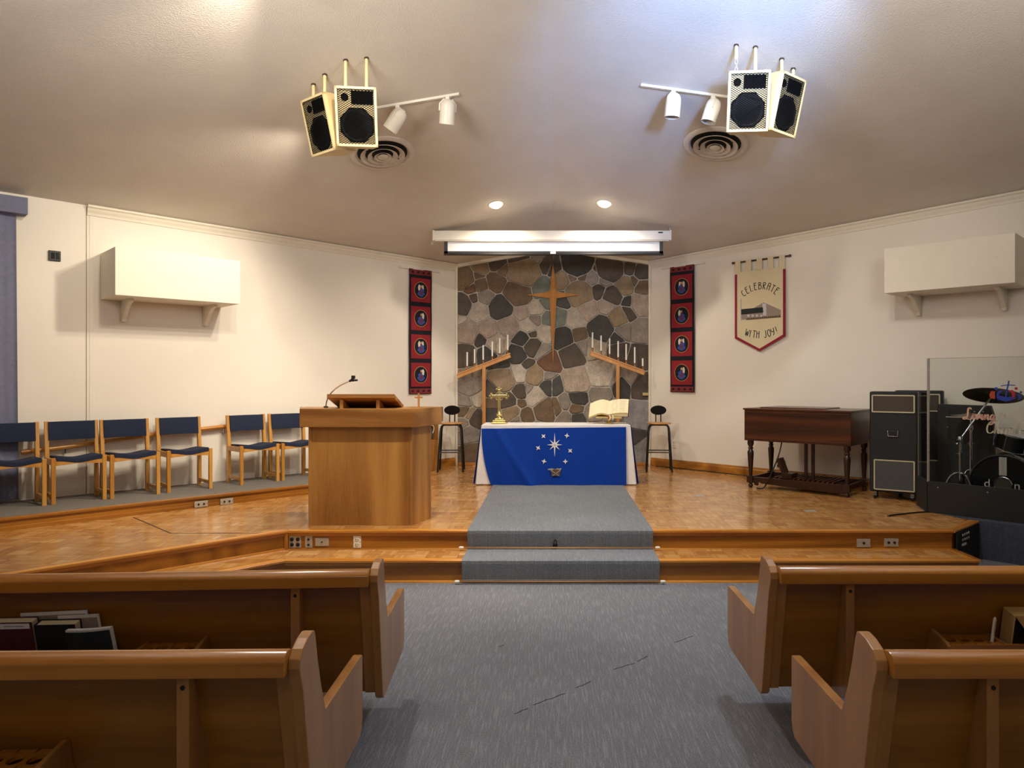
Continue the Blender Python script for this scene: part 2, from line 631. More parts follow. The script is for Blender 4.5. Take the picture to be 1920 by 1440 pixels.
# clear acrylic
def acrylic():
    a = N('clear_acrylic')
    t = a.t
    tr = a.n('ShaderNodeBsdfTransparent')
    tr.inputs[0].default_value = (0.93, 0.95, 0.94, 1)
    gl = a.n('ShaderNodeBsdfGlossy')
    gl.inputs['Roughness'].default_value = 0.03
    fr = a.n('ShaderNodeFresnel', IOR=1.18)
    mx = a.n('ShaderNodeMixShader')
    a.l(fr.outputs[0], mx.inputs[0])
    a.l(tr.outputs[0], mx.inputs[1])
    a.l(gl.outputs[0], mx.inputs[2])
    a.l(mx.outputs[0], t.nodes['Material Output'].inputs[0])
    return a.m


M['acrylic'] = acrylic()
M['hinge'] = plain('clear_hinge', '#8b867c', 0.3, var=0.2, scale=60)

# ------------------------------------------------------------------ the room shell
def ceil_z(x, y):
    return 5.54 + (0.1695 * x if x < 0 else -0.1407 * x) - 0.19 * y


BX, BY = 1.43, 10.5                       # corner where the stone wall meets a side wall
FAR = 10.0                                # side wall length
LX, LY = -BX - FAR * S2, BY - FAR * S2
YB = LY + LX                              # where the rear walls meet on the axis
floor = MB().prism([(-BX, BY + .3), (BX, BY + .3), (-LX + .2, LY), (0, YB - .3), (LX - .2, LY)], -0.08, 0).build('floor', M['carpet'])
struct(floor)
cm = MB()
for sx in (-1, 1):
    pts = [(0, YB - .2), (0, BY + .15), (sx * BX, BY + .15), (-sx * LX * -1 * -1 if False else sx * -LX, LY)]
    lo = [Vector((p[0], p[1], ceil_z(p[0] if abs(p[0]) > 1e-6 else 0, p[1]))) for p in pts]
    up = [p + Vector((0, 0, 0.12)) for p in lo]
    cm.add(lo + up, [(0, 1, 2, 3), (7, 6, 5, 4), (0, 4, 5, 1), (1, 5, 6, 2), (2, 6, 7, 3), (3, 7, 4, 0)])
struct(cm.build('ceiling', M['ceiling']))


def wall(name, p, q, mat, t=0.12):
    p, q = Vector((p[0], p[1])), Vector((q[0], q[1]))
    d = (q - p).normalized()
    n = Vector((-d.y, d.x))              # outward when the room lies to the right of p->q
    m = MB()
    vs = []
    for e, s in ((p, -1), (q, 1)):
        for o_ in (0, t):
            g = e + n * o_
            vs += [(g.x, g.y, -0.05), (g.x, g.y, ceil_z(e.x, e.y) + 0.03)]
    m.add(vs, [(0, 1, 5, 4), (2, 6, 7, 3), (0, 2, 3, 1), (4, 5, 7, 6), (1, 3, 7, 5), (0, 4, 6, 2)])
    return struct(m.build(name, mat))


wall('wall_left', (LX, LY), (-BX, BY), M['wall'])
wall('wall_right', (BX, BY), (-LX, LY), M['wall'])
wall('wall_rear_left', (0, YB), (LX, LY), M['wall'])
wall('wall_rear_right', (-LX, LY), (0, YB), M['wall'])


def wl(s, off=0.0, z=0.0):               # point on the left wall, s metres from the stone corner
    return Vector((-BX - s * S2 + off * S2, BY - s * S2 - off * S2, z))


def wr(s, off=0.0, z=0.0):
    return Vector((BX + s * S2 - off * S2, BY - s * S2 - off * S2, z))


def sw(px):                               # wall distance seen at a column of the photograph
    u = abs(px - CX) / F
    return (BY * u - BX) / (S2 * (1 + u))


# stone wall: mortar bed, then every stone
zl, zr, za = ceil_z(-BX, BY), ceil_z(BX, BY), ceil_z(0, BY)
bw = MB().prism([(-BX, -0.05), (BX, -0.05), (BX, zr + .03), (0, za + .03), (-BX, zl + .03)], BY, BY + 0.15, 'y').build('wall_back', M['mortar'])
struct(bw)
TONES = {'b': '#5c4c3c', 'd': '#443c36', 'c': '#3b3a39', 'g': '#77706a', 'l': '#9a9289', 'p': '#8a7d74',
         't': '#7d6d59', 'o': '#665642', 'n': '#5f665f', 'k': '#343231', 'r': '#5d4232', 'u': '#767679'}
QA = [(140, 360, 120, 'o'), (355, 235, 70, 't'), (330, 320, 45, 'b'), (560, 180, 80, 'd'), (370, 440, 85, 'o'), (540, 400, 115, 'b'),
      (860, 120, 110, 'd'), (900, 290, 200, 't'), (620, 260, 60, 'o'), (230, 480, 50, 'r'), (270, 620, 42, 'd'), (410, 600, 90, 'g'),
      (110, 700, 125, 'd'), (330, 790, 115, 'l'), (610, 740, 150, 'c'), (830, 540, 170, 'b'), (870, 800, 80, 'p'), (1120, 480, 100, 'n'),
      (1060, 770, 75, 'l'), (1060, 880, 65, 'g'), (170, 1050, 130, 'p'), (460, 1010, 120, 'p'), (700, 970, 130, 'p'), (970, 970, 80, 'l'),
      (370, 1130, 50, 'k'), (560, 1190, 120, 'l'), (890, 1140, 90, 'k'), (1000, 1070, 40, 'd'), (1180, 1060, 80, 'l'), (1010, 1240, 110, 'd'),
      (830, 1330, 110, 'k'), (140, 1330, 105, 'd'), (1090, 70, 60, 'g'), (1220, 650, 60, 'n'), (1200, 880, 60, 'n'), (1120, 1300, 65, 'g'),
      (450, 1330, 85, 'c'), (1210, 170, 65, 'd'), (90, 915, 45, 'l')]
QB = [(360, 150, 190, 'k'), (780, 230, 175, 'd'), (1030, 230, 70, 'd'), (1180, 270, 85, 'd'), (60, 200, 65, 'd'), (160, 370, 80, 't'),
      (290, 320, 45, 'o'), (430, 310, 55, 'b'), (560, 350, 75, 'g'), (715, 370, 75, 'g'), (640, 520, 75, 'd'), (630, 262, 30, 'd'),
      (390, 560, 165, 't'), (480, 760, 120, 'p'), (800, 580, 110, 'd'), (970, 440, 105, 't'), (1070, 400, 45, 'b'), (1190, 470, 65, 'b'),
      (1160, 690, 110, 'p'), (740, 710, 80, 'p'), (890, 860, 110, 't'), (1010, 800, 70, 'd'), (1030, 680, 32, 'k'), (190, 650, 75, 'c'),
      (130, 850, 100, 'n'), (330, 880, 115, 'l'), (660, 1000, 150, 'c'), (370, 1070, 75, 'b'), (190, 1110, 115, 'k'), (300, 1330, 120, 'd'),
      (960, 1030, 80, 'g'), (870, 1130, 45, 'c'), (1170, 1030, 115, 'g'), (580, 1250, 100, 'l'), (430, 1240, 60, 'g'), (900, 1290, 90, 'd'),
      (1140, 1350, 100, 'd')]
QC = [(200, 430, 150, 'g'), (120, 640, 75, 'g'), (290, 590, 70, 'l'), (110, 750, 65, 'b'), (190, 800, 45, 't'), (265, 850, 75, 'd'),
      (110, 900, 55, 'g'), (180, 1040, 100, 'g'), (220, 1250, 120, 'b'), (560, 215, 60, 'c'), (580, 380, 130, 't'), (770, 310, 85, 'l'),
      (865, 210, 45, 'd'), (960, 330, 105, 't'), (450, 510, 85, 'd'), (790, 540, 70, 'd'), (660, 650, 85, 'd'), (450, 660, 65, 'b'),
      (450, 800, 70, 'c'), (690, 760, 85, 't'), (785, 650, 35, 'b'), (970, 590, 100, 'l'), (890, 520, 40, 'g'), (860, 810, 75, 'b'),
      (1080, 740, 130, 'b'), (1110, 470, 75, 'c'), (745, 840, 40, 'g'), (1110, 190, 95, 'r'), (1090, 340, 40, 'g'),
      (520, 1030, 120, 'g'), (760, 1000, 120, 'd'), (1010, 1010, 120, 'g'), (450, 1250, 130, 'b'), (740, 1260, 130, 'g'), (1050, 1260, 130, 'd')]
QD = [(330, 410, 140, 'p'), (600, 330, 150, 'l'), (340, 600, 95, 'k'), (590, 560, 105, 'g'), (50, 470, 60, 'c'), (45, 720, 85, 'b'),
      (190, 660, 55, 'g'), (320, 720, 70, 'b'), (340, 840, 70, 'c'), (185, 840, 60, 'g'), (500, 770, 80, 'g'), (860, 480, 85, 'k'),
      (1070, 480, 105, 'd'), (960, 390, 38, 'g'), (1040, 800, 145, 'u'), (990, 1070, 65, 'c'), (1100, 1230, 110, 'u'), (730, 370, 45, 'g'),
      (760, 760, 90, 'g'), (250, 1030, 110, 'd'), (520, 1030, 120, 'b'), (760, 1010, 100, 'g'), (300, 1270, 120, 'g'), (600, 1270, 120, 'c'),
      (850, 1270, 110, 'b')]
seeds = []
for Q, ox, oy, sc in ((QA, 850, 470, 6.858), (QB, 1030, 470, 6.857), (QC, 850, 650, 6.262), (QD, 1030, 650, 6.261)):
    for x, y, r, t in Q:
        p = at(ox + x / sc, oy + y / sc, BY)
        seeds.append((p.x, p.z, r / sc / F * BY, t))
for x in (-1.2, -0.75, -0.3, 0.15, 0.6, 1.05):
    seeds.append((x, 0.16, 0.2, 'g'))
EX = 0.0
outline = [(-BX + .018, 0.36), (BX - .018, 0.36), (BX - .018, zr - .05), (0, za - .05), (-BX + .018, zl - .05)]
rs = random.Random(3)
for i, (x, z, r, t) in enumerate(seeds):
    poly = outline[:]
    for j, (x2, z2, r2, _) in enumerate(seeds):
        if j == i:
            continue
        a, b = x2 - x, z2 - z
        d2 = a * a + b * b
        if d2 > 1.6:
            continue
        c = 0.5 * (x2 * x2 + z2 * z2 - r2 * r2 - x * x - z * z + r * r)
        g = rs.uniform(0.0035, 0.0075) * math.sqrt(d2)
        poly = clip(poly, a, b, c - g)
        if len(poly) < 3:
            break
    if len(poly) < 3 or abs(parea(poly)) < 0.0006:
        continue
    # irregular outline
    pts = []
    n = len(poly)
    for k in range(n):
        p, q = poly[k], poly[(k + 1) % n]
        L = math.hypot(q[0] - p[0], q[1] - p[1])
        m_ = max(1, min(5, int(L / 0.05)))
        ux, uz = (q[0] - p[0]), (q[1] - p[1])
        for e in range(m_):
            f = e / m_
            w = rs.uniform(-0.006, 0.006) if e else 0
            pts.append((p[0] + ux * f - uz / max(L, 1e-6) * w, p[1] + uz * f + ux / max(L, 1e-6) * w))
    cx_ = sum(p[0] for p in pts) / len(pts)
    cz_ = sum(p[1] for p in pts) / len(pts)
    rad = math.sqrt(abs(parea(poly)) / math.pi)
    # round the corners a little
    n = len(pts)
    pts = [((pts[k - 1][0] + 8 * pts[k][0] + pts[(k + 1) % n][0]) / 10, (pts[k - 1][1] + 8 * pts[k][1] + pts[(k + 1) % n][1]) / 10) for k in range(n)]
    ins = max(0.75, 1 - 0.008 / rad)
    dep = rs.uniform(0.012, 0.028)
    tx, tz = rs.uniform(-.02, .02), rs.uniform(-.02, .02)
    ring0 = [(p[0] - cx_, 0.005, p[1] - cz_) for p in pts]
    ring1 = [(p[0] - cx_, -dep * 0.6, p[1] - cz_) for p in pts]
    ring2 = [((p[0] - cx_) * ins, -dep - (p[0] - cx_) * tx - (p[1] - cz_) * tz, (p[1] - cz_) * ins) for p in pts]
    m = MB()
    fs = [(k, (k + 1) % n, n + (k + 1) % n, n + k) for k in range(n)] + [(n + k, n + (k + 1) % n, 2 * n + (k + 1) % n, 2 * n + k) for k in range(n)]
    fs.append([2 * n + k for k in range(n)])
    m.add(ring0 + ring1 + ring2, fs)
    o = m.build('stone', M['stone'], bw, loc=(cx_, BY, cz_))
    c = lin(TONES[t])
    f = rs.uniform(1.25, 1.55)
    o.color = (c[0] * f, c[1] * f, c[2] * f * rs.uniform(.95, 1.03), 1)

# trims round the stone wall, crown mouldings, baseboards
for i, sx in enumerate((-1, 1)):
    struct(box('trim_%d' % (i + 1), (sx * (BX - 0.022), BY - 0.035, 0.33), (sx * (BX + .01), BY + .01, (zl if sx < 0 else zr)), M['trimwhite'], None, 0.006))
for i, sx in enumerate((-1, 1)):
    m = MB()
    a, b = Vector((sx * BX, BY - .012, (zl if sx < 0 else zr) - .02)), Vector((0, BY - .012, za - .02))
    m.bar(a, b, 0.045, 0.05)
    struct(m.build('trim_%d' % (i + 3), M['trimwhite'], None, 0.008))


def crown(name, fn, s0, s1):
    m = MB()
    prof = [(0, -.10), (.012, -.10), (.016, -.075), (.03, -.05), (.036, -.03), (.055, -.018), (.055, .0), (0, 0.02)]
    vs = []
    for s in (s0, s1):
        for o_, dz in prof:
            b_ = fn(s, 0)
            p = fn(s, o_)
            p.z = ceil_z(b_.x, b_.y) + dz
            vs.append(p)
    n = len(prof)
    m.add(vs, [(k, (k + 1) % n, n + (k + 1) % n, n + k) for k in range(n)] + [list(range(n))[::-1], list(range(n, 2 * n))])
    return struct(m.build(name, M['trimwhite']))


crown('trim_5', wl, 0.02, sw(163))
crown('trim_6', wr, 0.02, FAR)
STAGE = 0.3346
for nm, fn, s0, s1 in (('baseboard_left', wl, 0.03, 1.35), ('baseboard_right', wr, 0.03, 5.0)):
    m = MB()
    vs = []
    prof = [(0, STAGE), (.022, STAGE), (.022, STAGE + .08), (.014, STAGE + .098), (.012, STAGE + .112), (0, STAGE + .118)]
    for s in (s0, s1):
        for o_, z in prof:
            vs.append(fn(s, o_, z))
    n = len(prof)
    m.add(vs, [(k, (k + 1) % n, n + (k + 1) % n, n + k) for k in range(n)] + [list(range(n))[::-1], list(range(n, 2 * n))])
    struct(m.build(nm, M['oak_y']))
struct(box('baseboard_back', (-BX + .03, BY - .06, STAGE), (BX - .03, BY + .01, STAGE + .045), M['nosing'], None, 0.006))
# wall seam on the left wall
m = MB()
s = sw(162)
vs = [wl(s - 0.003, .004, 0.44), wl(s + 0.003, .004, 0.44), wl(s + 0.003, .004, 3.36), wl(s - 0.003, .004, 3.36), wl(s - 0.003, -.01, 0.44), wl(s + 0.003, -.01, 0.44), wl(s + 0.003, -.01, 3.36), wl(s - 0.003, -.01, 3.36)]
m.add(vs, [(0, 1, 2, 3), (4, 7, 6, 5), (0, 4, 5, 1), (1, 5, 6, 2), (2, 6, 7, 3), (3, 7, 4, 0)])
struct(m.build('trim_7', plain('seam_shadow', '#9f937c', 0.8)))
m = MB()
s = sw(172)
for a_, b_ in ((s - .02, s + .02),):
    vs = [wl(a_, .004, 0.44), wl(b_, .004, 0.44), wl(b_, .004, 3.3), wl(a_, .004, 3.3), wl(a_, -.01, 0.44), wl(b_, -.01, 0.44), wl(b_, -.01, 3.3), wl(a_, -.01, 3.3)]
    m.add(vs, [(0, 1, 2, 3), (4, 7, 6, 5), (0, 4, 5, 1), (1, 5, 6, 2), (2, 6, 7, 3), (3, 7, 4, 0)])
struct(m.build('trim_8', M['wall'], None, 0.002))

# ------------------------------------------------------------------ stage, steps, choir platform
YF, YS = 5.96, 5.6            # upper and lower step faces
DW, DWL = 8.19, 7.72          # wing edges: y = x + D
LOW = 0.177
XC = YF - DW                  # left corner of upper step
XCL = YS - DWL
XR = 3.35
CPL = 10.54                   # choir platform edge y = x + CPL
stage_poly = [(XC, YF), (XR, YF), (3.79, 6.40), (3.79, 8.14), (BX, BY), (-BX, BY), (-6.87, 5.06), (-5.0, -5.0 + DW)]
stage = struct(MB().prism(stage_poly, 0, STAGE - 0.0025).build('floor_stage', M['riser']))
low_poly = [(XCL, YS), (XR, YS), (XR, YF), (XC, YF), (-5.0, -5.0 + DW), (-4.76, -4.76 + DWL)]
lowst = struct(MB().prism(low_poly, 0, LOW - 0.0025).build('floor_step', M['riser']))
CT = 0.44
choir_poly = [(-6.87, 5.06), (-6.87 + .98 * S2 * 1.0, 5.06 - .98 * S2), ((6.73 - CPL) / 2, (6.73 + CPL) / 2), ((6.73 - 11.93) / 2, (6.73 + 11.93) / 2)]
struct(MB().prism(choir_poly, STAGE - .01, CT).build('floor_choir', M['choircarpet']))
# drum corner, carpeted
drum_poly = [(3.79, 6.36), (3.58, 6.84), (3.68, 7.2), (4.6, 7.33), (6.6, 5.33), (5.3, 4.85)]
struct(MB().prism(drum_poly, 0, STAGE + .004).build('floor_drum_platform', M['drumcarpet']))

# nosings and mouldings
nose = [0]


def edge_trim(p, q, z, prof, mat, nm=None):
    """p->q with the open side on the right-hand side of the direction; prof = (out, dz)"""
    p, q = Vector(p), Vector(q)
    d = (q - p).normalized()
    n = Vector((d.y, -d.x))
    m = MB()
    L = (q - p).length
    k = len(prof)
    vs = [(0, -o_, dz) for o_, dz in prof] + [(L, -o_, dz) for o_, dz in prof]
    m.add(vs, [(i, (i + 1) % k, k + (i + 1) % k, k + i) for i in range(k)] + [list(range(k))[::-1], list(range(k, 2 * k))])
    nose[0] += 1
    o = m.build(nm or 'trim_%d' % (nose[0] + 20), mat, None, 0, True, (p.x, p.y, z), math.atan2(d.y, d.x))
    return struct(o)


NP = [(-.05, -.02), (.02, -.02), (.028, -.014), (.028, .0), (.02, .006), (-.05, .003)]
CV = [(-.002, -.045), (.008, -.045), (.018, -.02), (-.002, -.02)]
wA = (-5.0, -5.0 + DW)
wB = (-4.76, -4.76 + DWL)
for pr, mt in ((NP, M['nosing']), (CV, M['oak'])):
    edge_trim(wA, (XC, YF), STAGE, pr, mt)
    edge_trim((XC, YF), (XR, YF), STAGE, pr, mt)
    edge_trim(wB, (XCL, YS), LOW, pr, mt)
    edge_trim((XCL, YS), (XR, YS), LOW, pr, mt)
edge_trim((XR, YF), (3.79, 6.36), STAGE, NP, M['nosing'])
edge_trim((XR, YS), (XR, YF), LOW, NP, M['nosing'])
QR = [(-.002, 0), (.016, 0), (.012, .012), (-.002, .016)]
edge_trim((XC, YF), (XR, YF), LOW, [(-.002, 0), (.010, 0), (.008, .007), (-.002, .009)], M['nosing'])
edge_trim((XCL, YS), (XR, YS), 0, QR, M['nosing'])
edge_trim(wA, (XC, YF), LOW, QR, M['nosing'])
cp0 = (choir_poly[1][0], choir_poly[1][1])
cp1 = (choir_poly[2][0], choir_poly[2][1])
edge_trim(cp0, cp1, CT, [(-.03, -.022), (.02, -.022), (.024, -.015), (.022, 0), (-.03, .004)], M['riser'])
edge_trim(cp0, cp1, STAGE, [(-.002, 0), (.022, 0), (.022, .03), (.012, .033), (.012, .058), (.004, .061), (.004, .08), (-.002, .08)], M['riser'])
# corner post where the wing meets the front
struct(box('trim_40', (XC - .02, YF - .03, LOW), (XC + .009, YF + .0, STAGE - .02), M['oak_z'], None, 0.003))

# parquet blocks
TS = 0.128
def tiles(z, planes, bbox, skip):
    out = []
    x0, x1, y0, y1 = bbox
    for i in range(math.floor(x0 / TS), math.ceil(x1 / TS)):
        for j in range(math.floor(y0 / TS), math.ceil(y1 / TS)):
            g = 0.0007
            poly = [(i * TS + g, j * TS + g), ((i + 1) * TS - g, j * TS + g), ((i + 1) * TS - g, (j + 1) * TS - g), (i * TS + g, (j + 1) * TS - g)]
            full = True
            for a, b, c in planes:
                p2 = clip(poly, a, b, c)
                if len(p2) < 3:
                    poly = None
                    break
                if len(p2) != 4 or abs(abs(parea(p2)) - abs(parea(poly))) > 1e-9:
                    full = False
                poly = p2
            if not poly or abs(parea(poly)) < 2e-5:
                continue
            cxx, cyy = (i + .5) * TS, (j + .5) * TS
            if skip(cxx, cyy):
                continue
            out.append((i, j, poly, full, z))
    return out


def under(x, y):
    return (-0.66 < x < 0.79 and y < 8.6) or (-.75 < x < .85 and 8.7 < y < 9.1)


k_ = 0.046
allT = []
allT += tiles(STAGE, [(0, -1, -(YF + k_)), (-1, 1, CPL - .02), (1, 1, 11.90), (0, 1, BY - .06), (1, -1, XR - YF - .06), (1, 0, 3.7)], (-4.5, 3.9, 5.9, 10.5), under)
allT += tiles(STAGE, [(0, 1, YF + k_), (1, -1, -DW - .065), (-1, 1, CPL - .02), (-1, -1, 1.7)], (-7, -2, 2.8, 6.1), lambda x, y: False)
allT += tiles(STAGE, [(-1, 1, 11.90), (-1, -1, -6.75), (1, -1, -CPL + .02), (0, 1, BY - .06)], (-4.5, 0, 8, 10.5), lambda x, y: False)
allT += tiles(LOW, [(0, -1, -(YS + k_)), (0, 1, YF - .005), (1, 0, XR - .045), (-1, 0, -(XC + .05))], (XC + .05, XR, 5.5, 6.0), under)
allT += tiles(LOW, [(1, -1, -DWL - .065), (-1, 1, DW - .005), (0, 1, YF), (-1, -1, 1.7), (1, 0, XC + .05)], (-5, -1.9, 2.8, 6.0), lambda x, y: False)
seen = set()
uniq = []
for t in allT:
    key = (t[0], t[1], round(t[4], 2), t[3])
    uniq.append(t)


def tile_mesh(name, items):
    vs, fs, uvs = [], [], []
    for poly, (ox, oy), par, z in items:
        n = len(poly)
        b0 = len(vs)
        vs += [(p[0], p[1], z) for p in poly] + [(p[0], p[1], z - .004) for p in poly]
        f = [(p[0] - ox) / TS for p in poly]
        g = [(p[1] - oy) / TS for p in poly]
        tuv = [(a, b) if par else (b, a) for a, b in zip(f, g)]
        fs.append([b0 + k for k in range(n)])
        uvs.append(tuv)
        for k in range(n):
            k2 = (k + 1) % n
            fs.append([b0 + n + k, b0 + n + k2, b0 + k2, b0 + k])
            uvs.append([tuv[k], tuv[k2], tuv[k2], tuv[k]])
    me = bpy.data.meshes.new(name)
    me.from_pydata(vs, [], fs)
    ul = me.uv_layers.new(name='UVMap')
    i = 0
    for u in uvs:
        for c in u:
            ul.data[i].uv = c
            i += 1
    me.materials.append(M['parquet'])
    return me


def vis(t):
    x, y = (t[0] + .5) * TS, (t[1] + .5) * TS
    px = CX + x / y * F
    py = CY + (EYE - t[4]) / y * F
    if not (0 < px < 1920):
        return 0
    if t[4] < STAGE and (x < -1.0 and py > 1072):
        return 0
    if px < 560 and py > 1080 - .01 * px:
        return 0
    return 1 / y ** 3


fulls = sorted([t for t in uniq if t[3] and vis(t) > 0], key=lambda t: -vis(t))[:298]
ids = set(id(t) for t in fulls)
pm = {}
for par in (0, 1):
    g = 0.0007
    pm[par] = tile_mesh('parquet_block', [([(g, g), (TS - g, g), (TS - g, TS - g), (g, TS - g)], (0, 0), par, 0)])
for t in fulls:
    o = bpy.data.objects.new('parquet_block', pm[(t[0] + t[1]) % 2])
    o.location = (t[0] * TS, t[1] * TS, t[4])
    o.parent = stage if t[4] > .3 else lowst
    COL.objects.link(o)
rest = tile_mesh('parquet_field', [(t[2], (t[0] * TS, t[1] * TS), (t[0] + t[1]) % 2, t[4]) for t in uniq if id(t) not in ids])
o = bpy.data.objects.new('parquet_field', rest)
o.parent = stage
o['kind'] = 'stuff'
COL.objects.link(o)
# floor boxes let into the parquet
for px, py in ((1311, 930), (1519, 958)):
    D = (EYE - STAGE) * F / (py - CY)
    p = at(px, py, D)
    o = box('floor_socket', (p.x - .055, p.y - .045, STAGE - .002), (p.x + .055, p.y + .045, STAGE + .003), M['steel'], None, 0.002)
    tag(o, 'flat steel socket cover in the parquet ' + ('between the altar and the organ' if px < 1400 else 'in front of the tall speaker cabinet'), 'floor socket')
# hatch seam
edge = [at(250, 970, (EYE - STAGE) * F / 258), at(320, 1000, (EYE - STAGE) * F / 288), at(490, 999.5, (EYE - STAGE) * F / 287.5)]
m = MB()
for a, b in zip(edge, edge[1:]):
    m.bar(Vector((a.x, a.y, STAGE)), Vector((b.x, b.y, STAGE)), 0.012, 0.003)
tag(m.build('floor_seam', M['darkwood'], stage))

# carpet runner
m = MB()
x0, x1 = -0.715, 0.835
def runner_fn(u, v):
    prof = [(8.56, STAGE + .009), (7.3, STAGE + .010), (YF - .02, STAGE + .010), (YF - .042, STAGE + .004), (YF - .042, STAGE - .02), (YF - .02, LOW + .02), (YF - .035, LOW + .012),
            (YS - .02, LOW + .012), (YS - .045, LOW + .004), (YS - .045, LOW - .02), (YS - .025, 0.03), (YS - .03, 0.008)]
    k = v * (len(prof) - 1)
    i = min(int(k), len(prof) - 2)
    f = k - i
    y = prof[i][0] + (prof[i + 1][0] - prof[i][0]) * f
    z = prof[i][1] + (prof[i + 1][1] - prof[i][1]) * f
    return (x0 + (x1 - x0) * u, y, z)


m.grid(runner_fn, 8, 22)
run = m.build('carpet_runner', M['runner'])
sol = run.modifiers.new('thick', 'SOLIDIFY')
sol.thickness = 0.006
sol.offset = -1
tag(run, 'grey carpet runner from the blue altar down both steps', 'carpet runner')
for (a, b, y, z, lab) in ((865, 1233, YF - .06, LOW + .026, 'thin copper carpet rod with white ends on the upper step'), (857, 1243, YS - .055, 0.022, 'thin brass carpet rod with white ends at the foot of the bottom step')):
    D = y
    xa, xb = (a - CX) / F * D, (b - CX) / F * D
    e = empty('stair_rod', ((xa + xb) / 2, y, z))
    w = (xb - xa) / 2
    MB().tube([(-w, 0, 0), (w, 0, 0)], 0.0075, 8).build('rod', M['copper'], e, 0, True)
    for sx in (-1, 1):
        MB().tube([(sx * w - .02, 0, 0), (sx * w - .012, 0, 0), (sx * w + .012, 0, 0), (sx * w + .02, 0, 0)], [0.007, 0.0115, 0.0115, 0.007], 10).build('rod_end', M['white'], e, 0, True)
    tag(e, lab, 'carpet rod')
p = at(1041, 1018, YF - .05)
e = empty('clip', (p.x, YF - .05, LOW + .03))
box('base', (-.02, -.001, 0), (.02, 0.022, 0.02), M['black'], e, 0.003)
MB().tube([(-.01, 0, .01), (-.01, -.01, .05), (.0, -.012, .062), (.01, -.01, .05), (.01, 0, .01)], 0.005, 6).build('loop', M['black'], e, 0, True)
tag(e, 'small black clip on the riser of the carpet runner', 'clip')


# connector plates
def plate(px, py, D, w, h, kind, label, wallrot=0.0, mat='steel'):
    p = at(px, py, D)
    e = empty('outlet_plate', p, wallrot)
    box('face_plate', (-w / 2, -.006, -h / 2), (w / 2, .004, h / 2), M[mat], e, 0.003)
    spots = {'four': [(-.25, .22), (.25, .22), (-.25, -.22), (.25, -.22)], 'two_v': [(0, .22), (0, -.22)], 'two_h': [(-.2, 0), (.2, 0)], 'one': [(0, 0)], 'slot': [(0, 0)], 'duplex': [(0, .2), (0, -.2)]}[kind]
    for sx, sz in spots:
        r = min(w, h) * (.09 if kind == 'slot' else .16)
        if kind == 'duplex':
            s_ = MB().lathe([(w * .26, 0), (w * .26, .003), (w * .2, .005)], 14, Matrix.Translation((sx * w, -.006, sz * h)) @ Matrix.Rotation(R(90), 4, 'X')).build('receptacle', M['ivory'], e)
            for q in (-1, 1):
                box('slot', (sx * w + q * .008 - .0015, -.0125, sz * h - .006), (sx * w + q * .008 + .0015, -.0105, sz * h + .008), M['dark'], s_)
        else:
            MB().lathe([(r, 0), (r, .006), (r * .6, .009)], 12, Matrix.Translation((sx * w, -.006, sz * h)) @ Matrix.Rotation(R(90), 4, 'X')).build('socket', M['black'], e)
    for sx in (-1, 1):
        for sz in ((-1, 1) if kind == 'four' else (0,)):
            MB().lathe([(.004, 0), (.003, .002)], 8, Matrix.Translation((sx * w * .42, -.006, sz * h * .4)) @ Matrix.Rotation(R(90), 4, 'X')).build('screw', M['chrome'], e)
    tag(e, label, 'outlet')
    return e


YP = YF - .002
plate(553.5, 1016, YP, .1, .1, 'four', 'square steel plate with four round sockets on the stage riser')
plate(579, 1016, YP, .062, .1, 'two_v', 'upright steel plate with two black sockets on the stage riser')
plate(604, 1016, YP, .115, .07, 'slot', 'blank horizontal steel plate with one small hole on the stage riser')
plate(670, 1016, YP, .066, .1, 'duplex', 'white duplex power outlet on the stage riser below the pulpit', 0, 'white')
plate(1619, 1018, YP, .115, .07, 'one', 'horizontal steel plate with one centre socket on the stage riser')
plate(1671, 1017, YP, .12, .07, 'two_h', 'horizontal steel plate with two sockets on the stage riser near its corner')
for px, lab in ((377, 'steel two-socket plate on the choir platform riser, farther from the pulpit'), (425, 'steel two-socket plate on the choir platform riser, nearer the pulpit')):
    u = (px - CX) / F
    D = CPL / (1 - u) - .03
    e = plate(px, 945 if px < 400 else 940, D, .125, .06, 'two_h', lab, R(45))
s_ = sw(1264)
e = plate(1264, 832, wr(s_).y - .01, .07, .115, 'duplex', 'white duplex outlet low on the cream wall beside the right-hand stool', R(-45), 'white')
e['label'] = 'white duplex outlet low on the cream wall behind the bar stool'
s_ = sw(1464)
e = plate(1464, 870, wr(s_).y - .012, .11, .11, 'four', 'steel plate with four sockets on the cream wall behind the organ', R(-45))
s_ = sw(102)
p = wl(s_, 0.0, EYE + (CY - 480) / F * wl(s_).y)
e = empty('cable_box', p, R(45))
box('box_body', (-.05, -.02, -.05), (.05, .01, .05), M['black'], e, 0.004)
box('socket', (-.03, -.026, -.03), (.0, -.018, .03), M['dark'], e, 0.002)
box('socket', (.01, -.026, -.03), (.036, -.018, .03), M['tolex'], e, 0.002)
tag(e, 'small black cable box high on the cream wall by the curtain', 'cable box')

